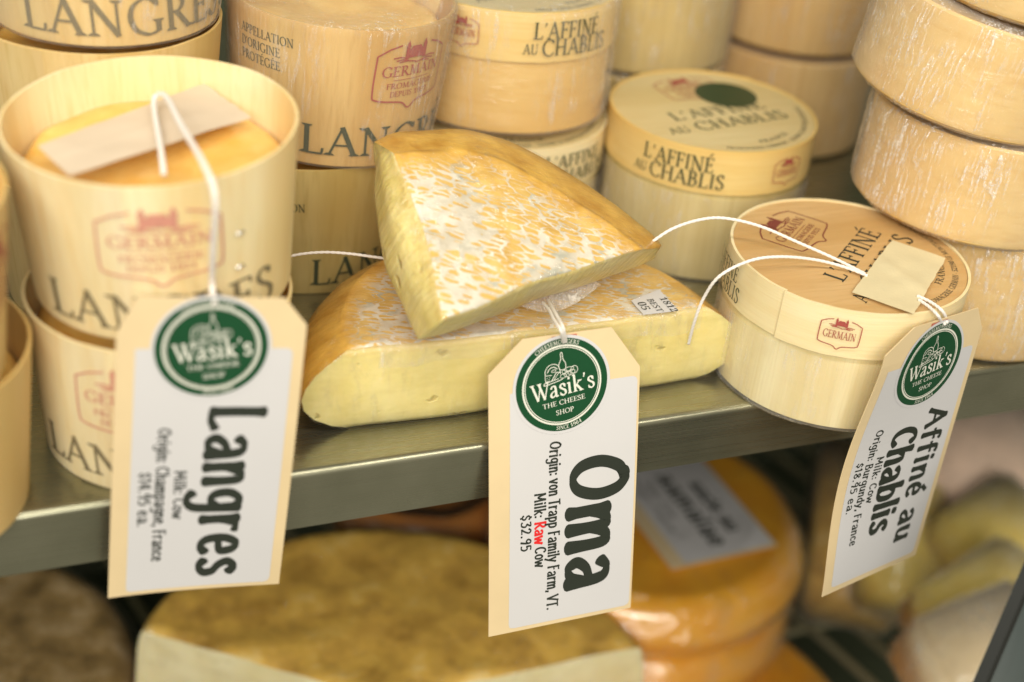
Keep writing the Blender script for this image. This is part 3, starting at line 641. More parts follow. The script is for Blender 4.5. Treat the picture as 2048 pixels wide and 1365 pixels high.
def round_box(loc, r=0.0472, h=0.0534, lid_h=0.020, t=(0, 0), label='', group=None, seam=-152.3, base_m='veneer_base', lid_m='veneer_lid',
              top_m='board_top', print_side=None, shield_at=None, top_print=True, top_ang=40.0, spin=0.0, green=False, wrap=None, letters_only=False):
    root = empty('round_cheese_box', loc, tilt(*t), label=label, cat='cheese box', group=group)
    rb = r - 0.0014
    prof = [(rb * .5, 0.0), (rb - .001, 0.0), (rb, 0.0008), (rb, h * .5), (rb, h - lid_h + .004)]
    vs, fs = lathe(prof, 128, True); fs = fs[:-1]; fs.append(tuple(4 * 128 + k for k in range(128)))
    build('base', vs, fs, M[base_m], root).data.set_sharp_from_angle(angle=radians(50))
    lid = empty('lid', (0, 0, 0)); lid.parent = root
    sa = radians(seam)
    def rad(a):
        d = (a - sa) % (2 * pi)            # one end of the band laps over the other at the seam
        return r + 0.0011 * max(0.0, 1 - d / 0.9)
    n = 192; angs = [sa + 1e-4 + (2 * pi - 2e-4) * k / (n - 1) for k in range(n)]
    vs, fs = [], []
    for rr, z in ((0, h - lid_h), (0, h), (-.0011, h), (-.0011, h - lid_h)):
        for i, a in enumerate(angs):
            R_ = rad(a) + rr; ed = 0.00018 * noise.noise(Vector((cos(a) * 9, sin(a) * 9, z * 50)))
            vs.append((R_ * cos(a), R_ * sin(a), z + ed))
    for j in range(4):
        for i in range(n - 1):
            j2 = (j + 1) % 4; fs.append((j * n + i, j * n + i + 1, j2 * n + i + 1, j2 * n + i))
    fs += [(0, n, 2 * n, 3 * n), (n - 1, 4 * n - 1, 3 * n - 1, 2 * n - 1)]
    b = build('band', vs, fs, M[lid_m], lid); fix_normals(b); b.data.set_sharp_from_angle(angle=radians(40))
    vs, fs = lathe([(r - .0012, h - .002), (r - .0012, h - .0006), (r * .5, h - .0006)], 96, True)
    build('lid_board', vs, fs, M[top_m], lid).data.set_sharp_from_angle(angle=radians(40))
    rf = lambda z: r + 0.0011
    if print_side is not None:
        a0, cap, wl = print_side; F = Flat(); y0 = h - lid_h
        line(F, "L'AFFIN\u00c9", 0.0035, y0 + .0108, cap, wl * .80)
        line(F, 'AU', -0.0005, y0 + .0042, cap * .62, wl * .16); line(F, 'CHABLIS', wl * .19, y0 + .0034, cap, wl * .84)
        F.out('lettering', around(rf, radians(a0)), M['ink_green'], lid, step=0.003)
    if shield_at is not None:
        F = Flat(); shield(F, 0, h - lid_h * .5, 0.0150, 0.0125, 0.00038, full=False)
        F.out('emblem', around(rf, radians(shield_at)), M['ink_red'], lid, step=0.003)
    if top_print:
        F = Flat(); ta = radians(top_ang)
        def P(x, y): c, s = cos(ta), sin(ta); return (x * c - y * s, x * s + y * c)
        x, y = P(-24.4e-3, -5.3e-3); line(F, "L'AFFIN\u00c9", x, y, .0083, .0508, ang=ta)
        x, y = P(-34.5e-3, -17.6e-3); line(F, 'AU', x, y, .0060, .0110, ang=ta); x, y = P(-19.5e-3, -17.8e-3); line(F, 'CHABLIS', x, y, .0083, .050, ang=ta)
        zt = h - .0006
        F.out('lettering', lambda x, y, h_: Vector((x, y, zt + .00012 + h_)), M['ink_black' if not green else 'ink_green'], lid)
        F = Flat(); arc_text(F, 'FROMAGERIE GERMAIN - 52190 LE MONTSAUGEONNAIS', (0, 0), .0425, ta - radians(118), ta + radians(-12), .0023, inward=True)
        arc_text(F, 'FRANCE', (0, 0), .0372, ta - radians(92), ta - radians(62), .0026, inward=True)
        F.out('lettering', lambda x, y, h_: Vector((x, y, zt + .00012 + h_)), M['ink_black'], lid)
        F = Flat(); x, y = P(4.5e-3, 24e-3); shield(F, x, y, .031, .0255, .0006, True, ta)
        F.out('emblem', lambda x, y, h_: Vector((x, y, zt + .00012 + h_)), M['ink_brown' if not green else 'ink_red'], lid)
        if green:
            F = Flat(); F.disc((.0148, .0155), .0145); F.out('round_sticker', lambda x, y, h_: Vector((x, y, zt + .0003 + h_)), M['sticker_dark'], lid)
    if wrap:
        film_shell(root, [(rb * .6, -.0002), (rb + .0005, .0), (rb + .0011, .004), (rb + .0012, h - lid_h - .002)] if wrap == 'base' else
                   [(rb * .6, -.0004), (rb + .0006, .0), (rb + .0016, .004), (rb + .0018, h - lid_h - .001), (r + .0012, h - lid_h + .002), (r + .0011, h - .001), (r - .003, h + .0006), (r * .5, h + .0006)],
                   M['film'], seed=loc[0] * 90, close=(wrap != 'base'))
    return root

def plain_box(loc, r=0.0472, h=0.0534, t=(0, 0), label='', group=None, m='veneer_tan', fm='film_heavy', seed=0.0):
    root = empty('round_cheese_box', loc, tilt(*t, seed * 1.7), label=label, cat='cheese box', group=group)
    vs, fs = lathe([(r * .5, 0), (r - .002, 0), (r, .0015), (r, h * .5), (r, h - .001), (r - .0010, h), (r - .0020, h - .0012), (r * .5, h - .0012)], 128)
    build('box_body', vs, fs, M[m], root).data.set_sharp_from_angle(angle=radians(35))
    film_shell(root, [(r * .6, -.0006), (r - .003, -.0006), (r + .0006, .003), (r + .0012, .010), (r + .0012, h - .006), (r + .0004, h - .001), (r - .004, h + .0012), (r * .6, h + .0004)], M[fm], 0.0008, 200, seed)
    return root

def cup(loc, rt=0.046, rb=0.041, h=0.058, t=(0, 0), spin=0.0, label='', group=None, m='veneer_vertical', emb=None, langres=None, ink='ink_green', app=None, film_m=None,
        film_top=False, cheese=0.044, lap=-142, staples=None, lname='wooden_cheese_cup'):
    root = empty(lname, loc, tilt(*t), label=label, cat='cheese cup', group=group)
    rf = lambda z: rb + (rt - rb) * z / h
    th = .0011
    prof = [(rb * .4, 0.0), (rb, 0.0)] + [(rf(h * k / 6), h * k / 6) for k in range(1, 7)] + [(rt - th, h), (rf(h * .5) - th, h * .5), (rb - th, .002), (rb * .4, .002)]
    seamang = random.uniform(0, 6.28)
    def disp(r, z, a):
        return (r + 0.00012 * noise.noise(Vector((cos(a) * 1.6 + loc[0] * 9, sin(a) * 1.6, z * 12))) * (z > .001), z + (0.00035 * noise.noise(Vector((cos(a) * 3, sin(a) * 3, loc[1] * 20))) if z > h * .9 else 0))
    vs, fs = lathe(prof, 144, True, disp); build('wall', vs, fs, M[m], root).data.set_sharp_from_angle(angle=radians(45))
    # overlapping end of the veneer strip, held by two staples
    la = radians(lap); K = 10; vs, fs = [], []
    for o_ in (.00004, .00034):
        for i in range(K):
            a = la + .34 * i / (K - 1)
            for z in (.0008, h * .35, h * .7, h - .0004): rr = rf(z) + o_ * (1 - .85 * i / (K - 1)); vs.append((rr * cos(a), rr * sin(a), z))
    for b_ in (0, K * 4):
        for i in range(K - 1):
            for j in range(3): fs.append((b_ + i * 4 + j, b_ + (i + 1) * 4 + j, b_ + (i + 1) * 4 + j + 1, b_ + i * 4 + j + 1))
    fs += [(j, j + 1, K * 4 + j + 1, K * 4 + j) for j in range(3)]
    build('veneer_lap', vs, fs, M[m], root, smooth=False)
    if staples:
        for z in (h * .40, h * .62):
            r_ = rf(z); a = radians(staples); vs = []
            for da, dr, dz in ((-.02, .0002, -.0004), (-.02, .0002, .0004), (.02, .0002, .0004), (.02, .0002, -.0004), (-.02, .0009, -.0003), (-.02, .0009, .0003), (.02, .0009, .0003), (.02, .0009, -.0003)):
                vs.append(((r_ + dr) * cos(a + da * 1.6), (r_ + dr) * sin(a + da * 1.6), z + dz))
            build('staple', vs, [(4, 5, 6, 7), (0, 1, 5, 4), (1, 2, 6, 5), (2, 3, 7, 6), (3, 0, 4, 7)], M['staple'], root, smooth=True)
    rc = rf(cheese) - .0022
    def cd(r, z, a):
        if r < rc * .85 or z > cheese * .9:
            d = noise.noise(Vector((cos(a) * r * 60, sin(a) * r * 60, loc[0] * 40)))
            return (r * (1 + .008 * noise.noise(Vector((cos(a) * 2, sin(a) * 2, 3)))), z + .0022 * d - .004 * max(0, 1 - r / (rc * .6)))
        return (r, z)
    prof = [(rc * .6, .004), (rf(.004) - .0032, .004), (rf(cheese * .6) - .0026, cheese * .6), (rc - .0005, cheese - .006), (rc - .004, cheese - .001)] + [(rc * q, cheese) for q in (.85, .7, .55, .4, .25, .1)]
    vs, fs = lathe(prof, 96, True, cd); build('cheese', vs, fs, M['cup_cheese'], root)
    inkg, inkr = M[ink], M['ink_red' if ink == 'ink_green' else 'ink_pink']
    if langres is not None:
        a0, wl, cap, z0 = langres; F = Flat(); line(F, 'LANGRES', 0, z0, cap, wl, thin=-0.014); F.out('lettering', around(rf, radians(a0)), inkg, root, step=0.003)
    if emb is not None:
        F = Flat(); shield(F, 0, emb[1], .0365 if len(emb) < 3 else emb[2], .0275, .00068); F.out('emblem', around(rf, radians(emb[0])), inkr, root, step=0.003)
    if app is not None:
        F = Flat(); a0, z1 = app
        for k, s_ in enumerate(('APPELLATION', "D'ORIGINE", 'PROT\u00c9G\u00c9E')):
            line(F, s_, 0.0, z1 - .0054 * k, .0036, (.0265, .0205, .0205)[k], thin=-0.006)
        F.out('lettering', around(rf, radians(a0)), inkg, root, step=0.003)
    if film_m:
        p = [(rb * .5, -.0006), (rb + .0002, -.0006), (rb + .001, .003), (rt + .0008, h - .001)]
        if film_top: p += [(rt - .0008, h + .0008), (rt * .7, h + .0002), (rt * .35, h)]
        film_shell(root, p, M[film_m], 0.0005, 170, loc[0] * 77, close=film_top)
    return root

BOXG = 'wood-veneer cheese boxes with printed lids'
CUPG = 'tapered wood-veneer cups of cheese'
WRG = 'film-wrapped plain round cheese boxes'
# front right box at the shelf edge
fb = round_box((.1244, .0188, 0.0002), t=(.01, -.01), label='veneer box with strings and masking tape on its tan printed lid, overhanging the shelf edge', group=BOXG,
          print_side=(146.5, .0062, .0300), shield_at=-124.1, wrap='base')
# taller box behind it
round_box((.125, .1373, 0.0002), h=.0640, lid_h=.0205, label='round box with dark green round sticker on its pale lid, behind the taped box', group=BOXG,
          print_side=(-158.5, .0068, .0400), shield_at=-74.0, top_ang=8, green=True, lid_m='veneer_lid_warm', top_m='board_pale', wrap='base', seam=40, base_m='veneer_base_dark')
round_box((.040, .178, 0.0002), label='pale lidded box mostly hidden behind the upper cheese wedge, lowest of its pair', group=BOXG, print_side=(-93, .0060, .040), shield_at=None,
          top_ang=-20, lid_m='veneer_lid', top_m='board_pale', seam=60, wrap='base')
round_box((.040, .1815, 0.0572), t=(0, .03), h=.0545, lid_h=.0215, label='veneer box with printed lid band stacked right of the film-covered cup', group=BOXG, print_side=(-104, .0072, .0400),
          shield_at=-136, top_ang=20, lid_m='veneer_lid_warm', top_m='board_pale', wrap='all', seam=70, base_m='veneer_tan')

# cups
cup((-.1395, .040, 0.0003), .0448, .0410, .058, label='lower cup of the front left pair, partly hidden by the hanging tag', group=CUPG, emb=(-113, .036), ink='ink_faded', langres=(-163, .074, .0125, .0055), cheese=.050, m='veneer_lit')
cup((-.137, .0450, 0.0610), .047, .0430, .058, (-.05, -.045), label='blurred open cup nearest the camera with orange cheese, tape and string inside', group=CUPG,
    emb=(-98, .0360, .038), staples=-66, lap=-130, ink='ink_faded', langres=(-151, .080, .0135, .0045), m='veneer_lit', cheese=.0455)
cup((-.058, .1605, 0.0003), .046, .0412, .0590, label='lower cup standing left behind the cheese wedges, under the film-covered cup', group=CUPG, app=(-138, .0402), langres=(-100, .072, .0125, .0048), m='veneer_olive', cheese=.052)
cup((-.048, .1555, .0603), .046, .0412, .0585, (.05, .0), label='cup covered in cling film with red emblem, above the left end of the upper wedge', group=CUPG, emb=(-65, .0385, .0350), app=(-162, .0475),
    langres=(-123, .082, .0125, .0050), m='veneer_dark', film_m='film', film_top=True, cheese=.050)
cup((-.142, .1480, 0.0003), .046, .0412, .058, label='hidden bottom cup of the back left stack', group=CUPG, cheese=.05)
cup((-.142, .1480, .0590), .046, .0412, .058, label='middle cup of the back left stack with its rim showing at the right', group=CUPG, cheese=.046, m='veneer_vertical')
cup((-.139, .1470, .1185), .046, .0410, .058, label='top cup of the back left stack with large lettering along the photo\'s upper edge', group=CUPG, ink='ink_faded', langres=(-139, .082, .0135, .0040), film_m='film', cheese=.05)
cup((-.2300, .020, 0.0003), .0465, .0415, .058, label='bottom cup of the stack cut off by the left edge of the photo', group=CUPG, cheese=.046)
cup((-.2335, .009, .0590), .0465, .0415, .058, label='upper cup of the stack cut off by the left edge of the photo', group=CUPG, cheese=.046, emb=(-30, .036))

# right stack, film wrapped
plain_box((.2170, .0470, .0003), label='bottom box of the leaning film-wrapped stack at the right edge', group=WRG, seed=1)
plain_box((.2000, .0480, .0548), h=.0425, t=(.05, .0), label='second box from the bottom of the leaning film-wrapped stack at right', group=WRG, seed=2.3)
plain_box((.1900, .0520, .1020), h=.0420, t=(.12, -.065), label='third film-wrapped box up, with bright creases, in the stack at right', group=WRG, seed=4.1)
plain_box((.2060, .0400, .1470), h=.0450, t=(.04, -.02), label='top film-wrapped box cut off by the upper right corner of the photo', group=WRG, seed=5.7)
# background stacks; darker veneers paint in the light falloff towards the back
for k, (x, y) in enumerate(((.135, .243), (.136, .243), (.134, .246))):
    plain_box((x, y, .0003 + .0555 * k), label=('bottom', 'middle', 'top')[k] + ' blurred plain box of the far stack behind the box with the green sticker', group=WRG, seed=7 + k, fm='film', m='veneer_olive')
for k, (x, y) in enumerate(((.234, .250), (.236, .252), (.235, .250))):
    plain_box((x, y, .0003 + .0565 * k), label=('bottom', 'middle', 'top')[k] + ' blurred plain box of the far stack next to the film-wrapped right stack', group=WRG, seed=17 + k, fm='film', m='veneer_dark')

# ------------------------------------------------------------------ cheese wedges
def loft(levels, is_cut, rimval, topcaps, botcap, root, mrind, mpaste, wrap=True):
    """levels: list of closed outlines (equal length) bottom to top; is_cut(i): side column i belongs to a cut face"""
    n = len(levels[0]); V = [Vector(p) for lv in levels for p in lv]; nl = len(levels)
    rim = [rimval(k, i) for k in range(nl) for i in range(n)]
    FR, FP = [], []
    for k in range(nl - 1):
        for i in range(n):
            j = (i + 1) % n; f = (k * n + i, k * n + j, (k + 1) * n + j, (k + 1) * n + i)
            (FP if is_cut(i) else FR).append(f)
    base = (nl - 1) * n
    prev = base
    for ring, rv in topcaps:
        b = len(V); V += ring; rim += rv
        for i in range(n):
            j = (i + 1) % n; FR.append((prev + i, prev + j, b + j, b + i))
        prev = b
    FR.append(tuple(prev + i for i in range(n)))
    FR.append(tuple(range(n))[::-1])
    if wrap:
        tm = bpy.data.meshes.new('tmp'); tm.from_pydata([tuple(v) for v in V], [], FR + FP); bm = bmesh.new(); bm.from_mesh(tm)
        bmesh.ops.recalc_face_normals(bm, faces=bm.faces); bm.normal_update()
        W_ = [v.co + v.normal * (.0006 + .0005 * noise.noise(v.co * 120) + .0004 * noise.noise(v.co * 300)) for v in bm.verts]
        bm.free(); bpy.data.meshes.remove(tm); build('plastic_wrap', W_, FR[:-1] + FP, M['film_cheese'], root)
    for name, FS, m in (('rind', FR, mrind), ('cut_face', FP, mpaste)):
        used = sorted({i for f in FS for i in f}); mp = {u: q for q, u in enumerate(used)}
        build(name, [V[u] for u in used], [tuple(mp[i] for i in f) for f in FS], m, root, attr={'rim': [rim[u] for u in used]})

def half_wheel():
    C0 = Vector((-.005, .0205, 0)); root = empty('cheese_wedge', C0, label='large half-wheel of washed-rind cheese lying under the smaller wedge at the shelf edge', cat='cheese wedge',
                                                 group='film-wrapped pieces of washed-rind cheese')
    H = .0335; na, nc = 120, 90
    lv = [(0.0, .0690, .0030), (.0008, .0715, .0012), (.003, .0775, .0003), (.007, .0842, .0), (.0115, .0880, 0), (.0160, .0890, 0), (.0205, .0876, .0002), (.0255, .0838, .0006), (.029, .0795, .0010), (.0318, .0755, .0012), (.0330, .0735, .0018), (H, .0722, .0028)]
    def wob(a): return 1 + .012 * noise.noise(Vector((cos(a) * 1.7, sin(a) * 1.7, 0.3)))
    levels = []
    for z, R, c in lv:
        o = []
        for i in range(na):
            a = pi * i / (na - 1); r = R * wob(a); x, y = r * cos(a) , r * sin(a) * 1.02
            o.append(Vector((x, max(y, 0) + c, z + .0006 * noise.noise(Vector((x * 50, y * 50, 1))) * (z > .03))))
        xl, xr = o[-1].x, o[0].x
        for i in range(1, nc + 1):
            t = i / (nc + 1); x = xl + (xr - xl) * t; e = min(t, 1 - t)
            bow = .0018 * sin(pi * t) + .0008 * noise.noise(Vector((x * 40, z * 60, 0)))
            o.append(Vector((x, c - bow + .0, z + (.0009 * noise.noise(Vector((x * 60, 0, 7))) if z > .028 else 0))))
        levels.append(o)
    n = na + nc
    cen = Vector((0, .034, H)); caps = []
    for q in (.985, .95, .88, .78, .66, .52, .38, .24, .1):
        ring = []; rv = []
        for p in levels[-1]:
            v = cen.lerp(p, q); v.z = H + .0006 + .0007 * noise.noise(Vector((v.x * 70, v.y * 70, 2))); ring.append(v)
            rv.append(min(1, (Vector((v.x, v.y, 0)).length / .0735) ** 4))
        caps.append((ring, rv))
    def rimval(k, i):
        p = levels[k][i]; return min(1.0, (Vector((p.x, p.y, 0)).length / .0735) ** 4) if k > 7 else 1.0
    loft(levels, lambda i: i >= na - 1, rimval, caps, None, root, M['rind_lower'], M['paste'])
    # supermarket sticker, cut off by the edge
    F = Flat(); a, b_, c_, d = [at(*p, H + .0014) - C0 for p in ((1262, 602), (1318, 580), (1357, 622), (1287, 630))]
    e = at(1357, 622, H + .0014) - C0
    F.add([(p.x, p.y) for p in (a, b_, c_, d)], [(0, 1, 2, 3)])
    zt = H + .0016
    st = F.out('date_sticker', lambda x, y, h: Vector((x, y, zt + h)), M['paper'], root, thick=-.0002)
    F = Flat(); ax = (d - a).normalized(); ang = atan2(ax.y, ax.x); up = Vector((-ax.y, ax.x, 0))
    def put(F, s_, along, upo, cap, w, th=-.02):
        p = a + ax * along + up * upo; line(F, s_, p.x, p.y, cap, w, ang=ang, thin=th)
    put(F, 'BEST', .0010, .0062, .0026, .0098, 0.0); F.out('lettering', lambda x, y, h: Vector((x, y, zt + .00015 + h)), M['ink_black'], st)
    F = Flat(); put(F, '1812', -.0005 + .0014, .0116, .0030, .0112); put(F, '05', .0022, .0012, .0034, .0060)
    F.out('lettering', lambda x, y, h: Vector((x, y, zt + .00015 + h)), M['ink_black'], st)
    V, Fc = [], []; K, J = 150, 12
    for i in range(K):
        x = -.062 + .130 * i / (K - 1)
        for j in range(J):
            q = j / (J - 1)
            if q < .5: p = Vector((x, .0075 - q * 2 * .0085, H + .0011))
            else: p = Vector((x, -.0022, H + .0011 - (q - .5) * 2 * (.008 + .005 * noise.noise(Vector((x * 45, 9, 0))))))
            d = .0006 * noise.noise(Vector((x * 90, j * .5, 3))) + .0005 * noise.noise(Vector((x * 260, j * .8, 5)))
            V.append(p + Vector((0, -d - .0003, d + .0003)))
    for i in range(K - 1):
        for j in range(J - 1): Fc.append((i * J + j, (i + 1) * J + j, (i + 1) * J + j + 1, i * J + j + 1))
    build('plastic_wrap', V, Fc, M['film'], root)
    return root
half_wheel()

def upper_wedge():
    n = Vector((.13, -.46, .88)).normalized(); A = at(882, 641, .0600)
    def pl(pts, off): return [on_plane(px, py, A + n * off, n) for px, py in pts]
    def resample(P, k):
        P = catmull(P, 12); d = [0.0]
        for i in range(1, len(P)): d.append(d[-1] + (P[i] - P[i - 1]).length)
        out = []
        for j in range(k):
            s = d[-1] * j / k; i = max(q for q in range(len(d)) if d[q] <= s + 1e-12); i = min(i, len(P) - 2)
            out.append(P[i].lerp(P[i + 1], (s - d[i]) / max(1e-9, d[i + 1] - d[i])))
        return out
    # columns: left cut edge (tip -> back corner), rim (back corner -> right tip), front cut edge (right tip -> tip)
    kl, kr, kf = 60, 90, 70
    top = resample(pl([(884, 641), (874, 600), (862, 545), (845, 470), (822, 405), (800, 350), (786, 306)], 0), kl) + \
          resample(pl([(786, 306), (850, 300), (935, 300), (1010, 320), (1100, 368), (1195, 428), (1255, 470), (1292, 500)], 0), kr) + \
          resample(pl([(1292, 500), (1240, 513), (1150, 543), (1075, 567), (1000, 598), (935, 625), (884, 641)], 0), kf)
    mid = resample(pl([(862, 660), (845, 612), (822, 545), (796, 470), (778, 400), (765, 340), (758, 292)], -.008), kl) + \
          resample(pl([(758, 292), (800, 273), (870, 270), (960, 273), (1085, 325), (1200, 398), (1290, 465), (1316, 497)], -.008), kr) + \
          resample(pl([(1316, 497), (1250, 522), (1155, 560), (1080, 580), (1000, 615), (930, 643), (862, 660)], -.008), kf)
    bot = resample(pl([(834, 682), (812, 640), (785, 575), (764, 525), (752, 455), (746, 385), (748, 330)], -.024), kl) + \
          resample(pl([(748, 330), (790, 300), (880, 290), (970, 300), (1080, 350), (1190, 420), (1275, 485), (1308, 520)], -.024), kr) + \
          resample(pl([(1308, 520), (1250, 545), (1160, 576), (1080, 600), (1000, 630), (930, 658), (834, 682)], -.024), kf)
    org = bot[0].copy(); rot = Vector((0, 0, 1)).rotation_difference(n)
    root = empty('cheese_wedge', org, rot, label='smaller mottled wedge of washed-rind cheese resting tilted on top of the half-wheel', cat='cheese wedge', group='film-wrapped pieces of washed-rind cheese')
    inv = rot.inverted().to_matrix()
    T, Mi, B = ([inv @ (p - org) for p in X] for X in (top, mid, bot)); N_ = kl + kr + kf
    def clampw(p):                         # nothing sinks into the cheese below
        w = org + (rot.to_matrix() @ p); w.z = max(w.z, .0360); return inv @ (w - org)
    levels = []
    for t in (0.0, .04, .12, .25, .4, .55, .7, .82, .92, .97, 1.0):
        o = []
        for i in range(N_):
            if t < .55: s = t / .55; p = B[i].lerp(Mi[i], s)
            else: s = (t - .55) / .45; p = Mi[i].lerp(T[i], s)
            c = (T[i] + B[i]) * .5
            if kl <= i < kl + kr:           # rounded rim
                out = (Mi[i] - sum(T, Vector()) / N_); out.z = 0; p = p + out.normalized() * (.0022 * sin(pi * min(1, t)))
            rd = .0008 * noise.noise(Vector((p.x * 60, p.y * 60, p.z * 60)))
            cenv = sum(T, Vector()) / N_; dirv = (p - cenv); dirv.z = 0
            if t in (0.0, 1.0): p = p - dirv.normalized() * .0009
            elif t in (.04, .97): p = p - dirv.normalized() * .0003
            o.append(p + dirv.normalized() * rd)
        levels.append(o)
    levels[0] = [clampw(p) for p in levels[0]]; levels[1] = [clampw(p) for p in levels[1]]
    cen = sum(levels[-1], Vector()) / N_; caps = []
    rimpts = [levels[-1][i] for i in range(kl, kl + kr, 3)]
    def rv(p): return max(0.0, min(1.0, 1 - min((p - q).length for q in rimpts) / .028))
    for q in (.985, .95, .88, .78, .66, .52, .38, .24, .1):
        ring = []
        for p in levels[-1]:
            v = cen.lerp(p, q); v.z += .0005 + .0010 * noise.noise(Vector((v.x * 60, v.y * 60, 5))) + .0012 * (1 - q); ring.append(v)
        caps.append((ring, [rv(p) for p in ring]))
    loft(levels, lambda i: not (kl <= i < kl + kr), lambda k, i: 1.0 if k < 9 else rv(levels[k][i]), caps, None, root, M['rind_upper'], M['paste_upper'])
    # loose gathered film under the front edge
    Fv, Ff = [], []; K, J = 60, 8
    for i in range(K):
        t = i / (K - 1); px = 1020 + 175 * t; py0 = 596 - 34 * t; ln = 34 * sin(pi * min(1, t * 1.02)) + 10
        for j in range(J):
            s = j / (J - 1); p = at(px + 6 * s, py0 + ln * s, .0415 - .0045 * s)
            p += Vector((0, -1, .6)) * .0020 * noise.noise(Vector((i * .55, j * .7, 1)))
            Fv.append(inv @ (p - org))
    for i in range(K - 1):
        for j in range(J - 1): Ff.append((i * J + j, (i + 1) * J + j, (i + 1) * J + j + 1, i * J + j + 1))
    build('plastic_wrap', Fv, Ff, M['film_loose'], root)
    return root
upper_wedge()

# ------------------------------------------------------------------ hanging price tags
def price_tag(label, name, top, xd, up, nn, spec, scale=1.0, bend=None, logo=True, w=60.3, h=120.7, cl=(13.2, 11.9), cr=(12.0, 17.0), lab=(8.2, 59.4, 20.4, 119.0), sc=(28.6, 19.8), simple=False):
    q = Matrix((Vector(xd).normalized(), Vector(up).normalized(), Vector(nn).normalized())).transposed().to_quaternion()
    root = empty('price_tag', top, q, label=label, cat='price tag', group='cream price tags hanging from strings')
    k = scale * .001
    def mp(u, v, hh):          # u right, v down in millimetres, hh out of the card in millimetres
        dx = dz = 0.0
        if bend: dz = bend(u / w, v / h)
        return Vector(((u - w / 2) * k, -v * k, (hh + dz) * k))
    def mpo(o): return lambda u, v, hh: mp(u, v, o + hh)
    F = Flat(); F.add([(0, cl[1]), (cl[0], 0), (w - cr[0], 0), (w, cr[1]), (w, h), (0, h)], [(0, 1, 2, 3, 4, 5)])
    F.out('card', mpo(0), M['card'], root, step=4.0, thick=-.38)
    x0, x1, y0, y1 = lab; r = 2.0
    pts = [(x0, y0), (x1 - r, y0), (x1 - .6, y0 + .6), (x1, y0 + r), (x1, y1 - r), (x1 - .6, y1 - .6), (x1 - r, y1), (x0 + r, y1), (x0 + .4, y1 - .4), (x0, y1 - r)]
    F = Flat(); F.add(pts, [tuple(range(len(pts)))]); lb = F.out('paper_label', mpo(.12), M['paper'], root, step=4.0)
    for col, items in spec.items():
        F = Flat()
        for it in items: hand(F, *it)
        F.v = [(x, y, z * 1000) for x, y, z in F.v]
        F.out('lettering', mpo(.20), M[col], lb, step=0)
    if logo:
        F = Flat(); F.disc(sc, 19.4); st = F.out('round_sticker', mpo(.26), M['paper'], root, step=4.0)
        F = Flat(); F.disc(sc, 18.2); F.out('green_disc', mpo(.32), M['sticker_green'], st, step=4.0)
        a = radians(-7)                      # sticker is turned a little; y up in its own frame
        G = Flat(); G.disc((0, 0), 15.75, 0, 90, 15.05); G.disc((0, 0), 14.75, 0, 90, 14.45)
        arc_text(G, 'CHEESEMONGERS', (0, 0), 16.15, radians(122), radians(60), 1.55, thin=-.004)
        arc_text(G, 'SINCE 1964', (0, 0), 17.6, radians(-104), radians(-69), 1.45, inward=True, thin=-.004)
        g = glyphs("Wasik's")
        G.put(g, lambda x, y: (-12.4 + x * 25.2 / g.w, -4.0 + y * 6.8))
        line(G, 'THE CHEESE', 0, -7.6, 1.9, 17.0, center=True, thin=-.004); line(G, 'SHOP', 0, -11.4, 1.9, 7.2, center=True, thin=-.004)
        def rb(pts, wd, sm=True): 
            P = catmull([(x, y, 0) for x, y in pts], 6) if sm else [Vector((x, y, 0)) for x, y in pts]
            G.ribbon([(p.x, p.y) for p in P], wd)
        rb([(-.3, 6.3), (-.4, 8.2), (.6, 10.1), (.7, 12.3), (1.0, 12.8), (1.4, 12.3), (1.5, 10.1), (2.3, 8.2), (2.2, 6.1)], .26)      # bottle
        rb([(-.2, 6.2), (1.0, 5.9), (2.2, 6.1)], .22)
        rb([(-6.0, 5.2), (-5.9, 7.0), (-4.6, 8.6), (-2.6, 9.0), (-.9, 8.2), (-.2, 6.4), (-.1, 4.6)], .26); rb([(-5.2, 6.2), (-4.0, 7.6), (-2.4, 7.8), (-1.2, 6.8)], .3)
        rb([(-6.2, 2.4), (-6.2, 5.2), (-3.6, 4.9)], .26, False); rb([(-3.9, 2.6), (-1.6, 5.6), (-.2, 5.2)], .3, False); rb([(-3.0, 2.7), (-.7, 5.2)], .22, False)
        rb([(-6.9, 2.0), (-6.6, 1.4), (-1.2, 2.0), (.6, 2.4)], .3); rb([(-6.9, 2.0), (-6.4, 2.3), (-1.0, 2.9)], .26)
        for cx_, cy_, rx, ry in ((.9, 3.4, 1.3, .8), (2.6, 3.8, 1.4, 1.0), (4.2, 4.2, 1.5, .9), (5.4, 4.9, 1.4, 1.5), (3.4, 5.6, 1.9, .8), (1.6, 5.0, 1.0, .8), (-2.6, 6.3, .9, .5)):
            G.ribbon([(cx_ + rx * cos(t * .45), cy_ + ry * sin(t * .45)) for t in range(14)], .2, closed=True)
        for x_, y_ in ((-5.4, 4.2), (-4.8, 3.4), (-5.5, 3.1), (-4.4, 4.2), (3.0, 4.1), (4.6, 4.6), (5.2, 5.6)): G.disc((x_, y_), .16, 0, 8)
        F = Flat(); ca, sa = cos(a), sin(a)
        F.put(G, lambda x, y: (sc[0] + x * ca - (-y) * sa * 1.0, sc[1] + (x * sa + (-y) * ca)))
        F.v = [(x, y, z * 1000) for x, y, z in F.v]
        F.out('lettering', mpo(.38), M['print_white'], st, step=0)
        F = Flat(); F.add([(24.4, .6), (34.4, .6), (34.4, 2.4), (24.4, 2.4)], [(0, 1, 2, 3)]); F.out('hole_reinforcement', mpo(.10), M['reinforcement'], root)
    return root, mp

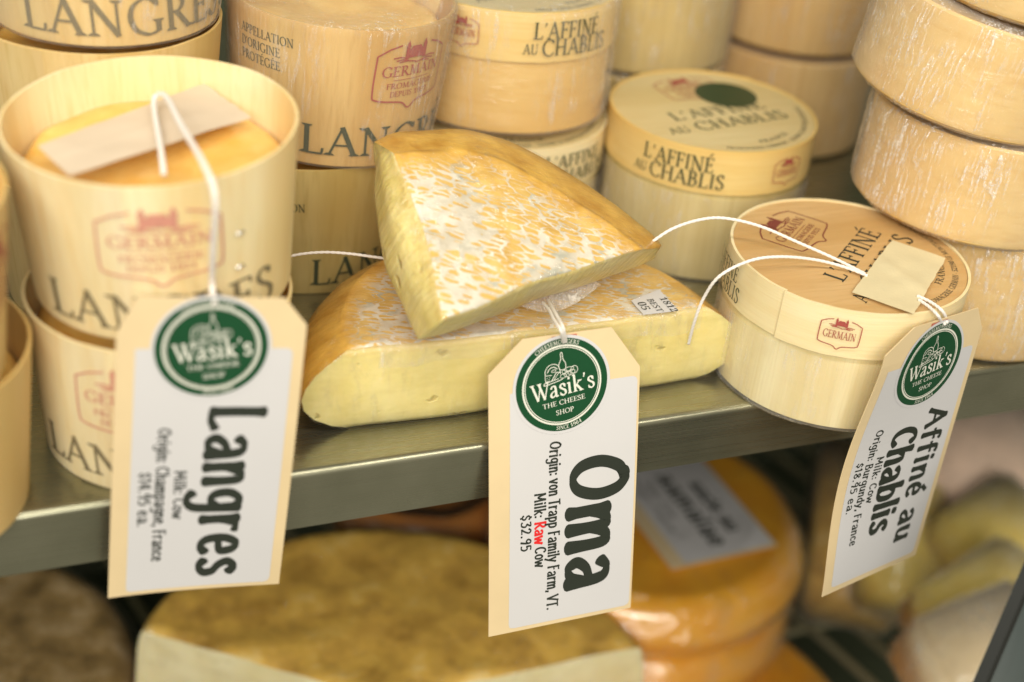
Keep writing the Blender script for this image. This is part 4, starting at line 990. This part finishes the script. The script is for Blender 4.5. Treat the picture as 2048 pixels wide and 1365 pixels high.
def bow(a, b):
    return lambda u, v: a * sin(pi * v) + b * (1 - u) ** 2 * sin(pi * min(1, v * 1.0))
t1, m1 = price_tag('cream tag with one red word, hanging at the middle of the shelf edge', 'price_tag', (-.0005, .0063, .0403), (1, -.006, .015), (-.013, .203, .979), (-.009, -.979, .203),
    {'ink_black': [('Oma', 32.2, 50.5, 106.8, 24.6, .205, .07, .45, 0), ('Origin: von Trapp Family Farm, VT.', 24.0, 42.0, 113.8, 4.7, .17), ('Milk:', 18.2, 62.3, 72.6, 4.6, .17), ('Cow', 18.6, 85.2, 94.0, 4.6, .17), ('$32.95', 12.8, 70.4, 86.0, 4.4, .17)],
     'ink_bright_red': [('Raw', 18.4, 74.4, 84.0, 4.6, .21)]}, bend=bow(.8, 0))
dv = .972
def toward(p, s): return CAM + (Vector(p) - CAM) * s
t2, m2 = price_tag('blurred cream tag hanging from the open cup nearest the camera, left of the others', 'price_tag', toward((-.1282, .001, .0738), .968), (.993, -.094, -.073), (.072, -.013, .997), (-.095, -.995, -.006),
    {'ink_black': [('Langres', 30.6, 41.0, 114.0, 18.6, .20, .07, .42, 0), ('Milk: Cow', 20.6, 66.8, 87.5, 4.0, .17), ('Origin: Champagne, France', 14.4, 49.2, 106.0, 4.3, .17), ('$14.95 ea.', 9.0, 67.0, 90.0, 4.1, .17)]},
    scale=.968, bend=lambda u, v: 1.2 * sin(pi * v) + 2.5 * (1 - u) ** 3 * v ** 3, cl=(6, 13), cr=(8, 10), lab=(6.0, 56.5, 18.6, 119.0), sc=(30, 18.4))
t3, m3 = price_tag('cream tag turned sideways with two large handwritten lines, hanging from the taped box', 'price_tag', toward((.1438, -.021, .0436), .972), (.96, .272, -.06), (.047, .056, .997), (.275, -.961, .041),
    {'ink_black': [('Affin\u00e9 au', 41.2, 43.0, 108.0, 11.6, .20, .07, .42, 0), ('Chablis', 23.4, 49.0, 99.0, 14.0, .21, .05, .42, 0), ('Milk: Cow', 17.6, 60.5, 82.5, 3.9, .17), ('Origin: Burgundy, France', 12.2, 46.5, 101.0, 4.1, .17), ('$18.95 ea.', 7.0, 61.0, 85.0, 3.8, .17)]},
    scale=.972, bend=lambda u, v: -5.5 * sin(pi * min(1, max(0, (v - .12) / .88))) ** 1.3 * (1 - u) ** 1.3, cl=(14, 9), cr=(7.0, 10.5), lab=(4.6, 57.4, 17.0, 118.0), sc=(31, 20))

def local(root, p):
    bpy.context.view_layer.update(); return root.matrix_world.inverted() @ Vector(p)
R_STR = .00060
# middle tag: two strands up between the cheeses, and the free end across to the left
w1 = lambda p: local(t1, p)
hole = m1(29.3, 2.0, .6)
tube('string', [hole + Vector((.0004, -.001, .0002)), w1(at(1126, 655, .0455)), w1(at(1116, 636, .0440)), w1(at(1106, 618, .0420)), w1(at(1096, 600, .0400))], R_STR, M['cotton'], t1)
tube('string', [hole + Vector((-.0004, -.001, .0002)), w1(at(1121, 660, .0450)), w1(at(1108, 640, .0436)), w1(at(1099, 622, .0415)), w1(at(1086, 606, .0400))], R_STR, M['cotton'], t1)
tag(tube('loose_string', [at(552, 520, .040), at(600, 509, .042), at(650, 505, .043), at(700, 508, .042), at(745, 514, .040), at(790, 520, .0375)], R_STR * .9, M['cotton'], twist=3000), 'loose thin white string crossing from the front left cup to behind the upper wedge', 'string')
# left tag: from the tape inside the cup over the rim
w2 = lambda p: local(t2, p)
tube('string', [w2(at(328, 350, .1120)), w2(at(322, 300, .1150)), w2(at(308, 205, .1165)), w2(at(330, 192, .1200)), w2(at(362, 250, .1225)), w2(at(408, 330, .1235)), w2(at(430, 395, .1180)), w2(at(426, 500, .0975)), w2(at(424, 570, .0820)), m2(30.0, 1.5, .8)], .00095, M['cotton'], t2, twist=2200)
# right tag: out of the tape, over the lid edge, doubled; and the free loop to the left
w3 = lambda p: local(t3, p)
zt = .0534 + .0011
tube('string', [w3(at(1835, 592, zt)), w3(at(1862, 605, zt)), w3(at(1884, 622, zt - .0008)), w3(at(1893, 640, .0490)), m3(33.2, 1.6, .7)], R_STR, M['cotton'], t3)
tube('string', [w3(at(1838, 600, zt)), w3(at(1858, 614, zt)), w3(at(1876, 632, zt - .0008)), w3(at(1884, 648, .0480)), m3(32.0, 2.0, .7)], R_STR, M['cotton'], t3)
tag(tube('loose_string', [at(1300, 487, .058), at(1345, 458, .064), at(1400, 440, .066), at(1450, 437, .066), at(1520, 453, .064), at(1600, 487, .0595), at(1670, 518, zt + .0012), at(1730, 548, zt)], R_STR, M['cotton'], twist=3000), 'longer white string arching from behind the upper wedge to the tape on the box lid', 'string')
tag(tube('loose_string', [at(1377, 688, .0205), at(1390, 640, .034), at(1408, 595, .045), at(1440, 552, .056), at(1500, 522, .061), at(1560, 514, .061), at(1630, 520, .058), at(1690, 535, zt + .0008), at(1735, 552, zt)], R_STR, M['cotton'], twist=3000), 'white string with a cut end hanging from the box lid in front of the half-wheel', 'string')

# masking tapes
M['tape'].node_tree.nodes['Principled BSDF'].inputs['Alpha'].default_value = 0.78
M['tape_white'].node_tree.nodes['Principled BSDF'].inputs['Alpha'].default_value = 0.86
def tape_strip(corners, z, m, label, ztilt=None, bumpy=.0004):
    P = [at(*c, z) for c in corners]; K, J = 26, 18; vs, fs = [], []
    for i in range(K):
        for j in range(J):
            u, v = i / (K - 1), j / (J - 1)
            p = P[0].lerp(P[1], u).lerp(P[3].lerp(P[2], u), v)
            # ridge where the string runs underneath
            ridge = math.exp(-((v - .38 - .25 * u) / .05) ** 2) * (.0008 if bumpy < .0005 else .0002)
            if j == 0 or j == J - 1: p = p + (P[1] - P[0]).normalized() * 0
            ed = (P[1] - P[0]).normalized() * .00025 * random.uniform(-1, 1) if i in (0, K - 1) else Vector()
            vs.append(p + Vector((0, 0, ridge + bumpy * noise.noise(p * 90))) + ed)
    b = len(vs); vs += [v - Vector((0, 0, .00008)) for v in vs]
    for i in range(K - 1):
        for j in range(J - 1):
            q = (i * J + j, (i + 1) * J + j, (i + 1) * J + j + 1, i * J + j + 1); fs.append(q); fs.append(tuple(b + k for k in q[::-1]))
    o = build('masking_tape', vs, fs, m, label=label, cat='tape'); return o
tape_strip([(1785, 480), (1892, 517), (1827, 629), (1704, 584)], .0534 + .0009, M['tape'], 'pale yellow square of masking tape holding strings on the printed box lid')
tape_strip([(75, 292), (408, 168), (502, 236), (140, 352)], .1130, M['tape_white'], 'blurred wide strip of whitish tape across the orange cheese in the front cup', bumpy=.0006)

# ------------------------------------------------------------------ lower shelf
def rack():
    root = empty('wire_rack', (0.15, .2, -.345), label='dark wire rack of the lower shelf with parallel rods under the big cheeses', cat='wire rack')
    for k in range(26):
        x = -.45 + k * .030
        vs, fs = [], []
        a, b = Vector((x + .05, -.22, 0)), Vector((x - .05, .24, 0)); u = Vector((1, 0, 0)); w_ = Vector((0, 0, 1))
        for p in (a, b):
            for q in range(8): vs.append(p + (u * cos(q * pi / 4) + w_ * sin(q * pi / 4)) * .0028)
        fs = [(q, (q + 1) % 8, 8 + (q + 1) % 8, 8 + q) for q in range(8)]
        build('rod', vs, fs, M['rack_wire'], root)
    for y in (-.18, .0, .20):
        vs, fs = [], []
        for p in (Vector((-.5, y, -.0056)), Vector((.45, y, -.0056))):
            for q in range(8): vs.append(p + (Vector((0, 1, 0)) * cos(q * pi / 4) + Vector((0, 0, 1)) * sin(q * pi / 4)) * .0028)
        build('cross_rod', vs, [(q, (q + 1) % 8, 8 + (q + 1) % 8, 8 + q) for q in range(8)], M['rack_wire'], root)
rack()
ZL = -.342
def wheel(loc, r, h, m, label, name='orange_cheese', rnd=.016, t=(0, 0)):
    prof = [(r * .6, 0), (r - rnd, 0)] + [(r - rnd + rnd * sin(a), rnd - rnd * cos(a)) for a in (.4, .8, 1.2, pi / 2)] + [(r + .002, h * .5)] + \
           [(r - rnd + rnd * cos(a), h - rnd + rnd * sin(a)) for a in (0, .4, .8, 1.2, pi / 2)] + [(r * .8, h - .001), (r * .6, h + .0005), (r * .3, h)]
    def disp(rr, z, a):
        return (rr + .0018 * noise.noise(Vector((cos(a) * 2.2, sin(a) * 2.2, z * 30 + r * 50))), z + .0012 * noise.noise(Vector((cos(a) * rr * 40, sin(a) * rr * 40, r * 9))))
    vs, fs = lathe(prof, 96, True, disp)
    root = empty(name, loc, tilt(*t), label=label, cat='cheese', group='big cheeses on the wire rack')
    build('rind', vs, fs, M[m], root)
    film_shell(root, [(r * .5, -.0008), (r - rnd, -.0008), (r - rnd * .3, rnd * .3), (r + .003, rnd), (r + .0042, h * .5), (r + .003, h - rnd), (r - rnd * .3, h - rnd * .3), (r - rnd, h + .0022), (r * .5, h + .0030)],
               M['film_glossy'], 0.0016, 150, r * 99, freq=32)
    return root
pc = at(1235, 1010, -.200) + Vector((.0175, -.0065, 0))
wheel((pc.x, pc.y, -.239), .090, .039, 'orange_wax', 'glossy orange cheese with a price tag lying on it, below the shelf', rnd=.015)
wheel((pc.x + .002, pc.y + .002, -.286), .088, .046, 'orange_wax', 'orange cheese directly under the one that carries the tag', rnd=.017)
pr = at(850, 935, -.215)
wheel((pr.x, pr.y, -.262), .055, .045, 'red_rind', 'small reddish brown cheese in shadow just under the shelf, left of the middle tag', rnd=.012)
wheel((pc.x - .010, pc.y - .075, -.342), .112, .052, 'orange_wax', 'lowest orange cheese, only its top showing at the bottom edge of the photo')
pc3 = at(-140, 1330, -.235)
wheel((pc3.x, pc3.y, -.315), .100, .08, 'dark_brown_rind', 'brown mottled cheese cut off by the lower left corner', name='brown_cheese')

def big_wedge():
    z1, z0 = -.205, -.300
    key = [(278, 1262), (300, 1225), (350, 1175), (430, 1130), (560, 1085), (700, 1062), (850, 1066), (1000, 1098), (1120, 1150), (1210, 1215), (1287, 1297)]
    P = catmull([at(*k, z1) for k in key], 8); tip = at(765, 1402, z1)
    C_ = sum(P, Vector()) / len(P)
    root = empty('cheese_wedge', (C_.x, C_.y, z0), label='big pale cheese piece with rough brown rind, bottom foreground below the shelf', cat='cheese wedge')
    org = Vector((C_.x, C_.y, z0)); out = [p - org for p in P]; tl = tip - org
    na = len(out); K = 30
    out += [out[-1].lerp(tl, k / K) for k in range(1, K)] + [tl.lerp(out[0], k / K) for k in range(0, K)]
    cen = Vector((0, -.02, 0)); n = len(out); H = z1 - z0; levels = []
    for t in (0, .03, .3, .6, .88, .96, 1.0):
        o = []
        for i, p in enumerate(out):
            s = 1.0 if i >= na else 1.0 + .03 * sin(pi * t)
            s -= .012 * (t == 1.0) + .004 * (t == .96)
            v = Vector((p.x * s, p.y * s, H * t)); o.append(v + Vector((0, 0, .0015 * noise.noise(v * 40) * (t > .9))))
        levels.append(o)
    caps = []
    for q in (.96, .88, .75, .6, .4, .2):
        ring = [Vector((cen.x + (p.x - cen.x) * q, cen.y + (p.y - cen.y) * q, H + .001 + .003 * noise.noise(Vector((p.x * q * 40, p.y * q * 40, 2))))) for p in levels[-1]]
        caps.append((ring, [0.0] * n))
    loft(levels, lambda i: i >= na - 1, lambda k, i: 0.0, caps, None, root, M['brown_rind'], M['paste_pale'])
big_wedge()

# tag lying on the orange wheel
zt2 = -.1975
Pq = [at(*p, zt2) for p in ((1215, 880), (1425, 850), (1545, 1088), (1355, 1143))]
tx = (Pq[1] - Pq[0] + Pq[2] - Pq[3]).normalized(); ty = -(Pq[3] - Pq[0] + Pq[2] - Pq[1]).normalized(); ty = (ty - tx * ty.dot(tx)).normalized()
nn_ = tx.cross(ty); cw = ((Pq[1] - Pq[0]).length + (Pq[2] - Pq[3]).length) * .5; topc = (Pq[2] + Pq[3]) * .5 - (-ty) * .1207 * (cw / .0603)
t4, m4 = price_tag('blurred cream tag lying flat on the orange wheel under the shelf', 'price_tag', topc, tx, ty, nn_,
    {'ink_black': [('aacle au', 42, 62, 104, 8, .22, .05, .4, 0), ('aamalae', 28, 52, 112, 10, .22, .05, .4, 0), ('Milk: Cow', 19, 56, 86, 4, .15), ('Origin: France', 13, 50, 96, 4, .15)]},
    scale=cw / .0603, logo=False)

# packed pieces at the lower right
def block(name, px, depth, size, rotz, m, label, cat='cheese block', t=(0, 0), wrap=True, **k):
    c = CAM + ray(*px) * depth; sx, sy, sz = size
    root = empty(name, c, tilt(t[0], t[1]) @ Quaternion((0, 0, 1), rotz), label=label, cat=cat, group='wrapped pieces of cheese at the lower right')
    bm = bmesh.new(); bmesh.ops.create_cube(bm, size=1.0)
    for v in bm.verts: v.co = Vector((v.co.x * sx * (1.0 - .25 * (v.co.y > 0)), v.co.y * sy, v.co.z * sz))
    bmesh.ops.bevel(bm, geom=bm.edges[:], offset=min(size) * .12, segments=3, affect='EDGES')
    for f in bm.faces: f.smooth = True
    me = bpy.data.meshes.new('piece'); bm.to_mesh(me); me.materials.append(M[m]); o = bpy.data.objects.new('piece', me); COL.objects.link(o); o.parent = root
    if wrap:
        bmesh.ops.subdivide_edges(bm, edges=bm.edges[:], cuts=3, use_grid_fill=True)
        for v in bm.verts: v.co = v.co * 1.02 + v.co.normalized() * (.0015 + .0012 * noise.noise(v.co * 70))
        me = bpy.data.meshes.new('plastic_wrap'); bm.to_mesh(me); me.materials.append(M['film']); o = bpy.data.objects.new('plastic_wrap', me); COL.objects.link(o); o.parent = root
    bm.free(); return root
block('cheese_block', (1800, 985), .96, (.055, .17, .04), -.45, 'yellow_block', 'blurred dull yellow slab leaning behind the yawed tag, lower right', t=(.1, -.45))
block('cheese_block', (1945, 1200), .84, (.10, .040, .030), .30, 'yellow_block', 'blurred bright yellow piece below and right of the yawed tag', t=(0, -.45))
block('cheese_block', (1985, 1085), .92, (.09, .060, .04), .35, 'yellow_block', 'blurred yellow-green piece behind the bright yellow one', t=(0, -.45))
block('cheese_block', (1990, 930), .98, (.13, .10, .03), -.85, 'pink_paper', 'blurred package with a pinkish paper label, right under the shelf', t=(0, -.5))
block('cheese_block', (1985, 1345), .78, (.10, .075, .04), .15, 'beige_block', 'blurred pale film-wrapped package in front at the lower right', t=(0, -.35))
block('cheese_block', (1700, 1060), 1.0, (.06, .14, .04), -.5, 'brown_rind', 'golden brown blurred piece between the orange wheel and the yellow pieces', t=(0, -.2))
# black edge of the case door at the lower right corner
def door_edge():
    a, b = CAM + ray(2064, 1150) * .50, CAM + ray(1966, 1378) * .50
    root = empty('case_door', b, label='black edge strip of the glass case door cutting the lower right corner', cat='door')
    d = (a - b).normalized(); s = RX * .6 + RF * .8; s = (s - d * s.dot(d)).normalized(); u = d.cross(s)
    def bar(name, w0, w1, t0, t1, m):
        vs = [(d * x + s * y + u * z) for x in (-.10, .12) for y, z in ((w0, t0), (w1, t0), (w1, t1), (w0, t1))]
        fix_normals(build(name, vs, [(0, 1, 2, 3), (4, 7, 6, 5), (0, 4, 5, 1), (1, 5, 6, 2), (2, 6, 7, 3), (3, 7, 4, 0)], m, root, smooth=False))
    bar('edge_strip', 0, .0060, 0, .004, M['dark_plastic']); bar('glass', .0060, .12, .001, .003, M['glass_panel'])
door_edge()
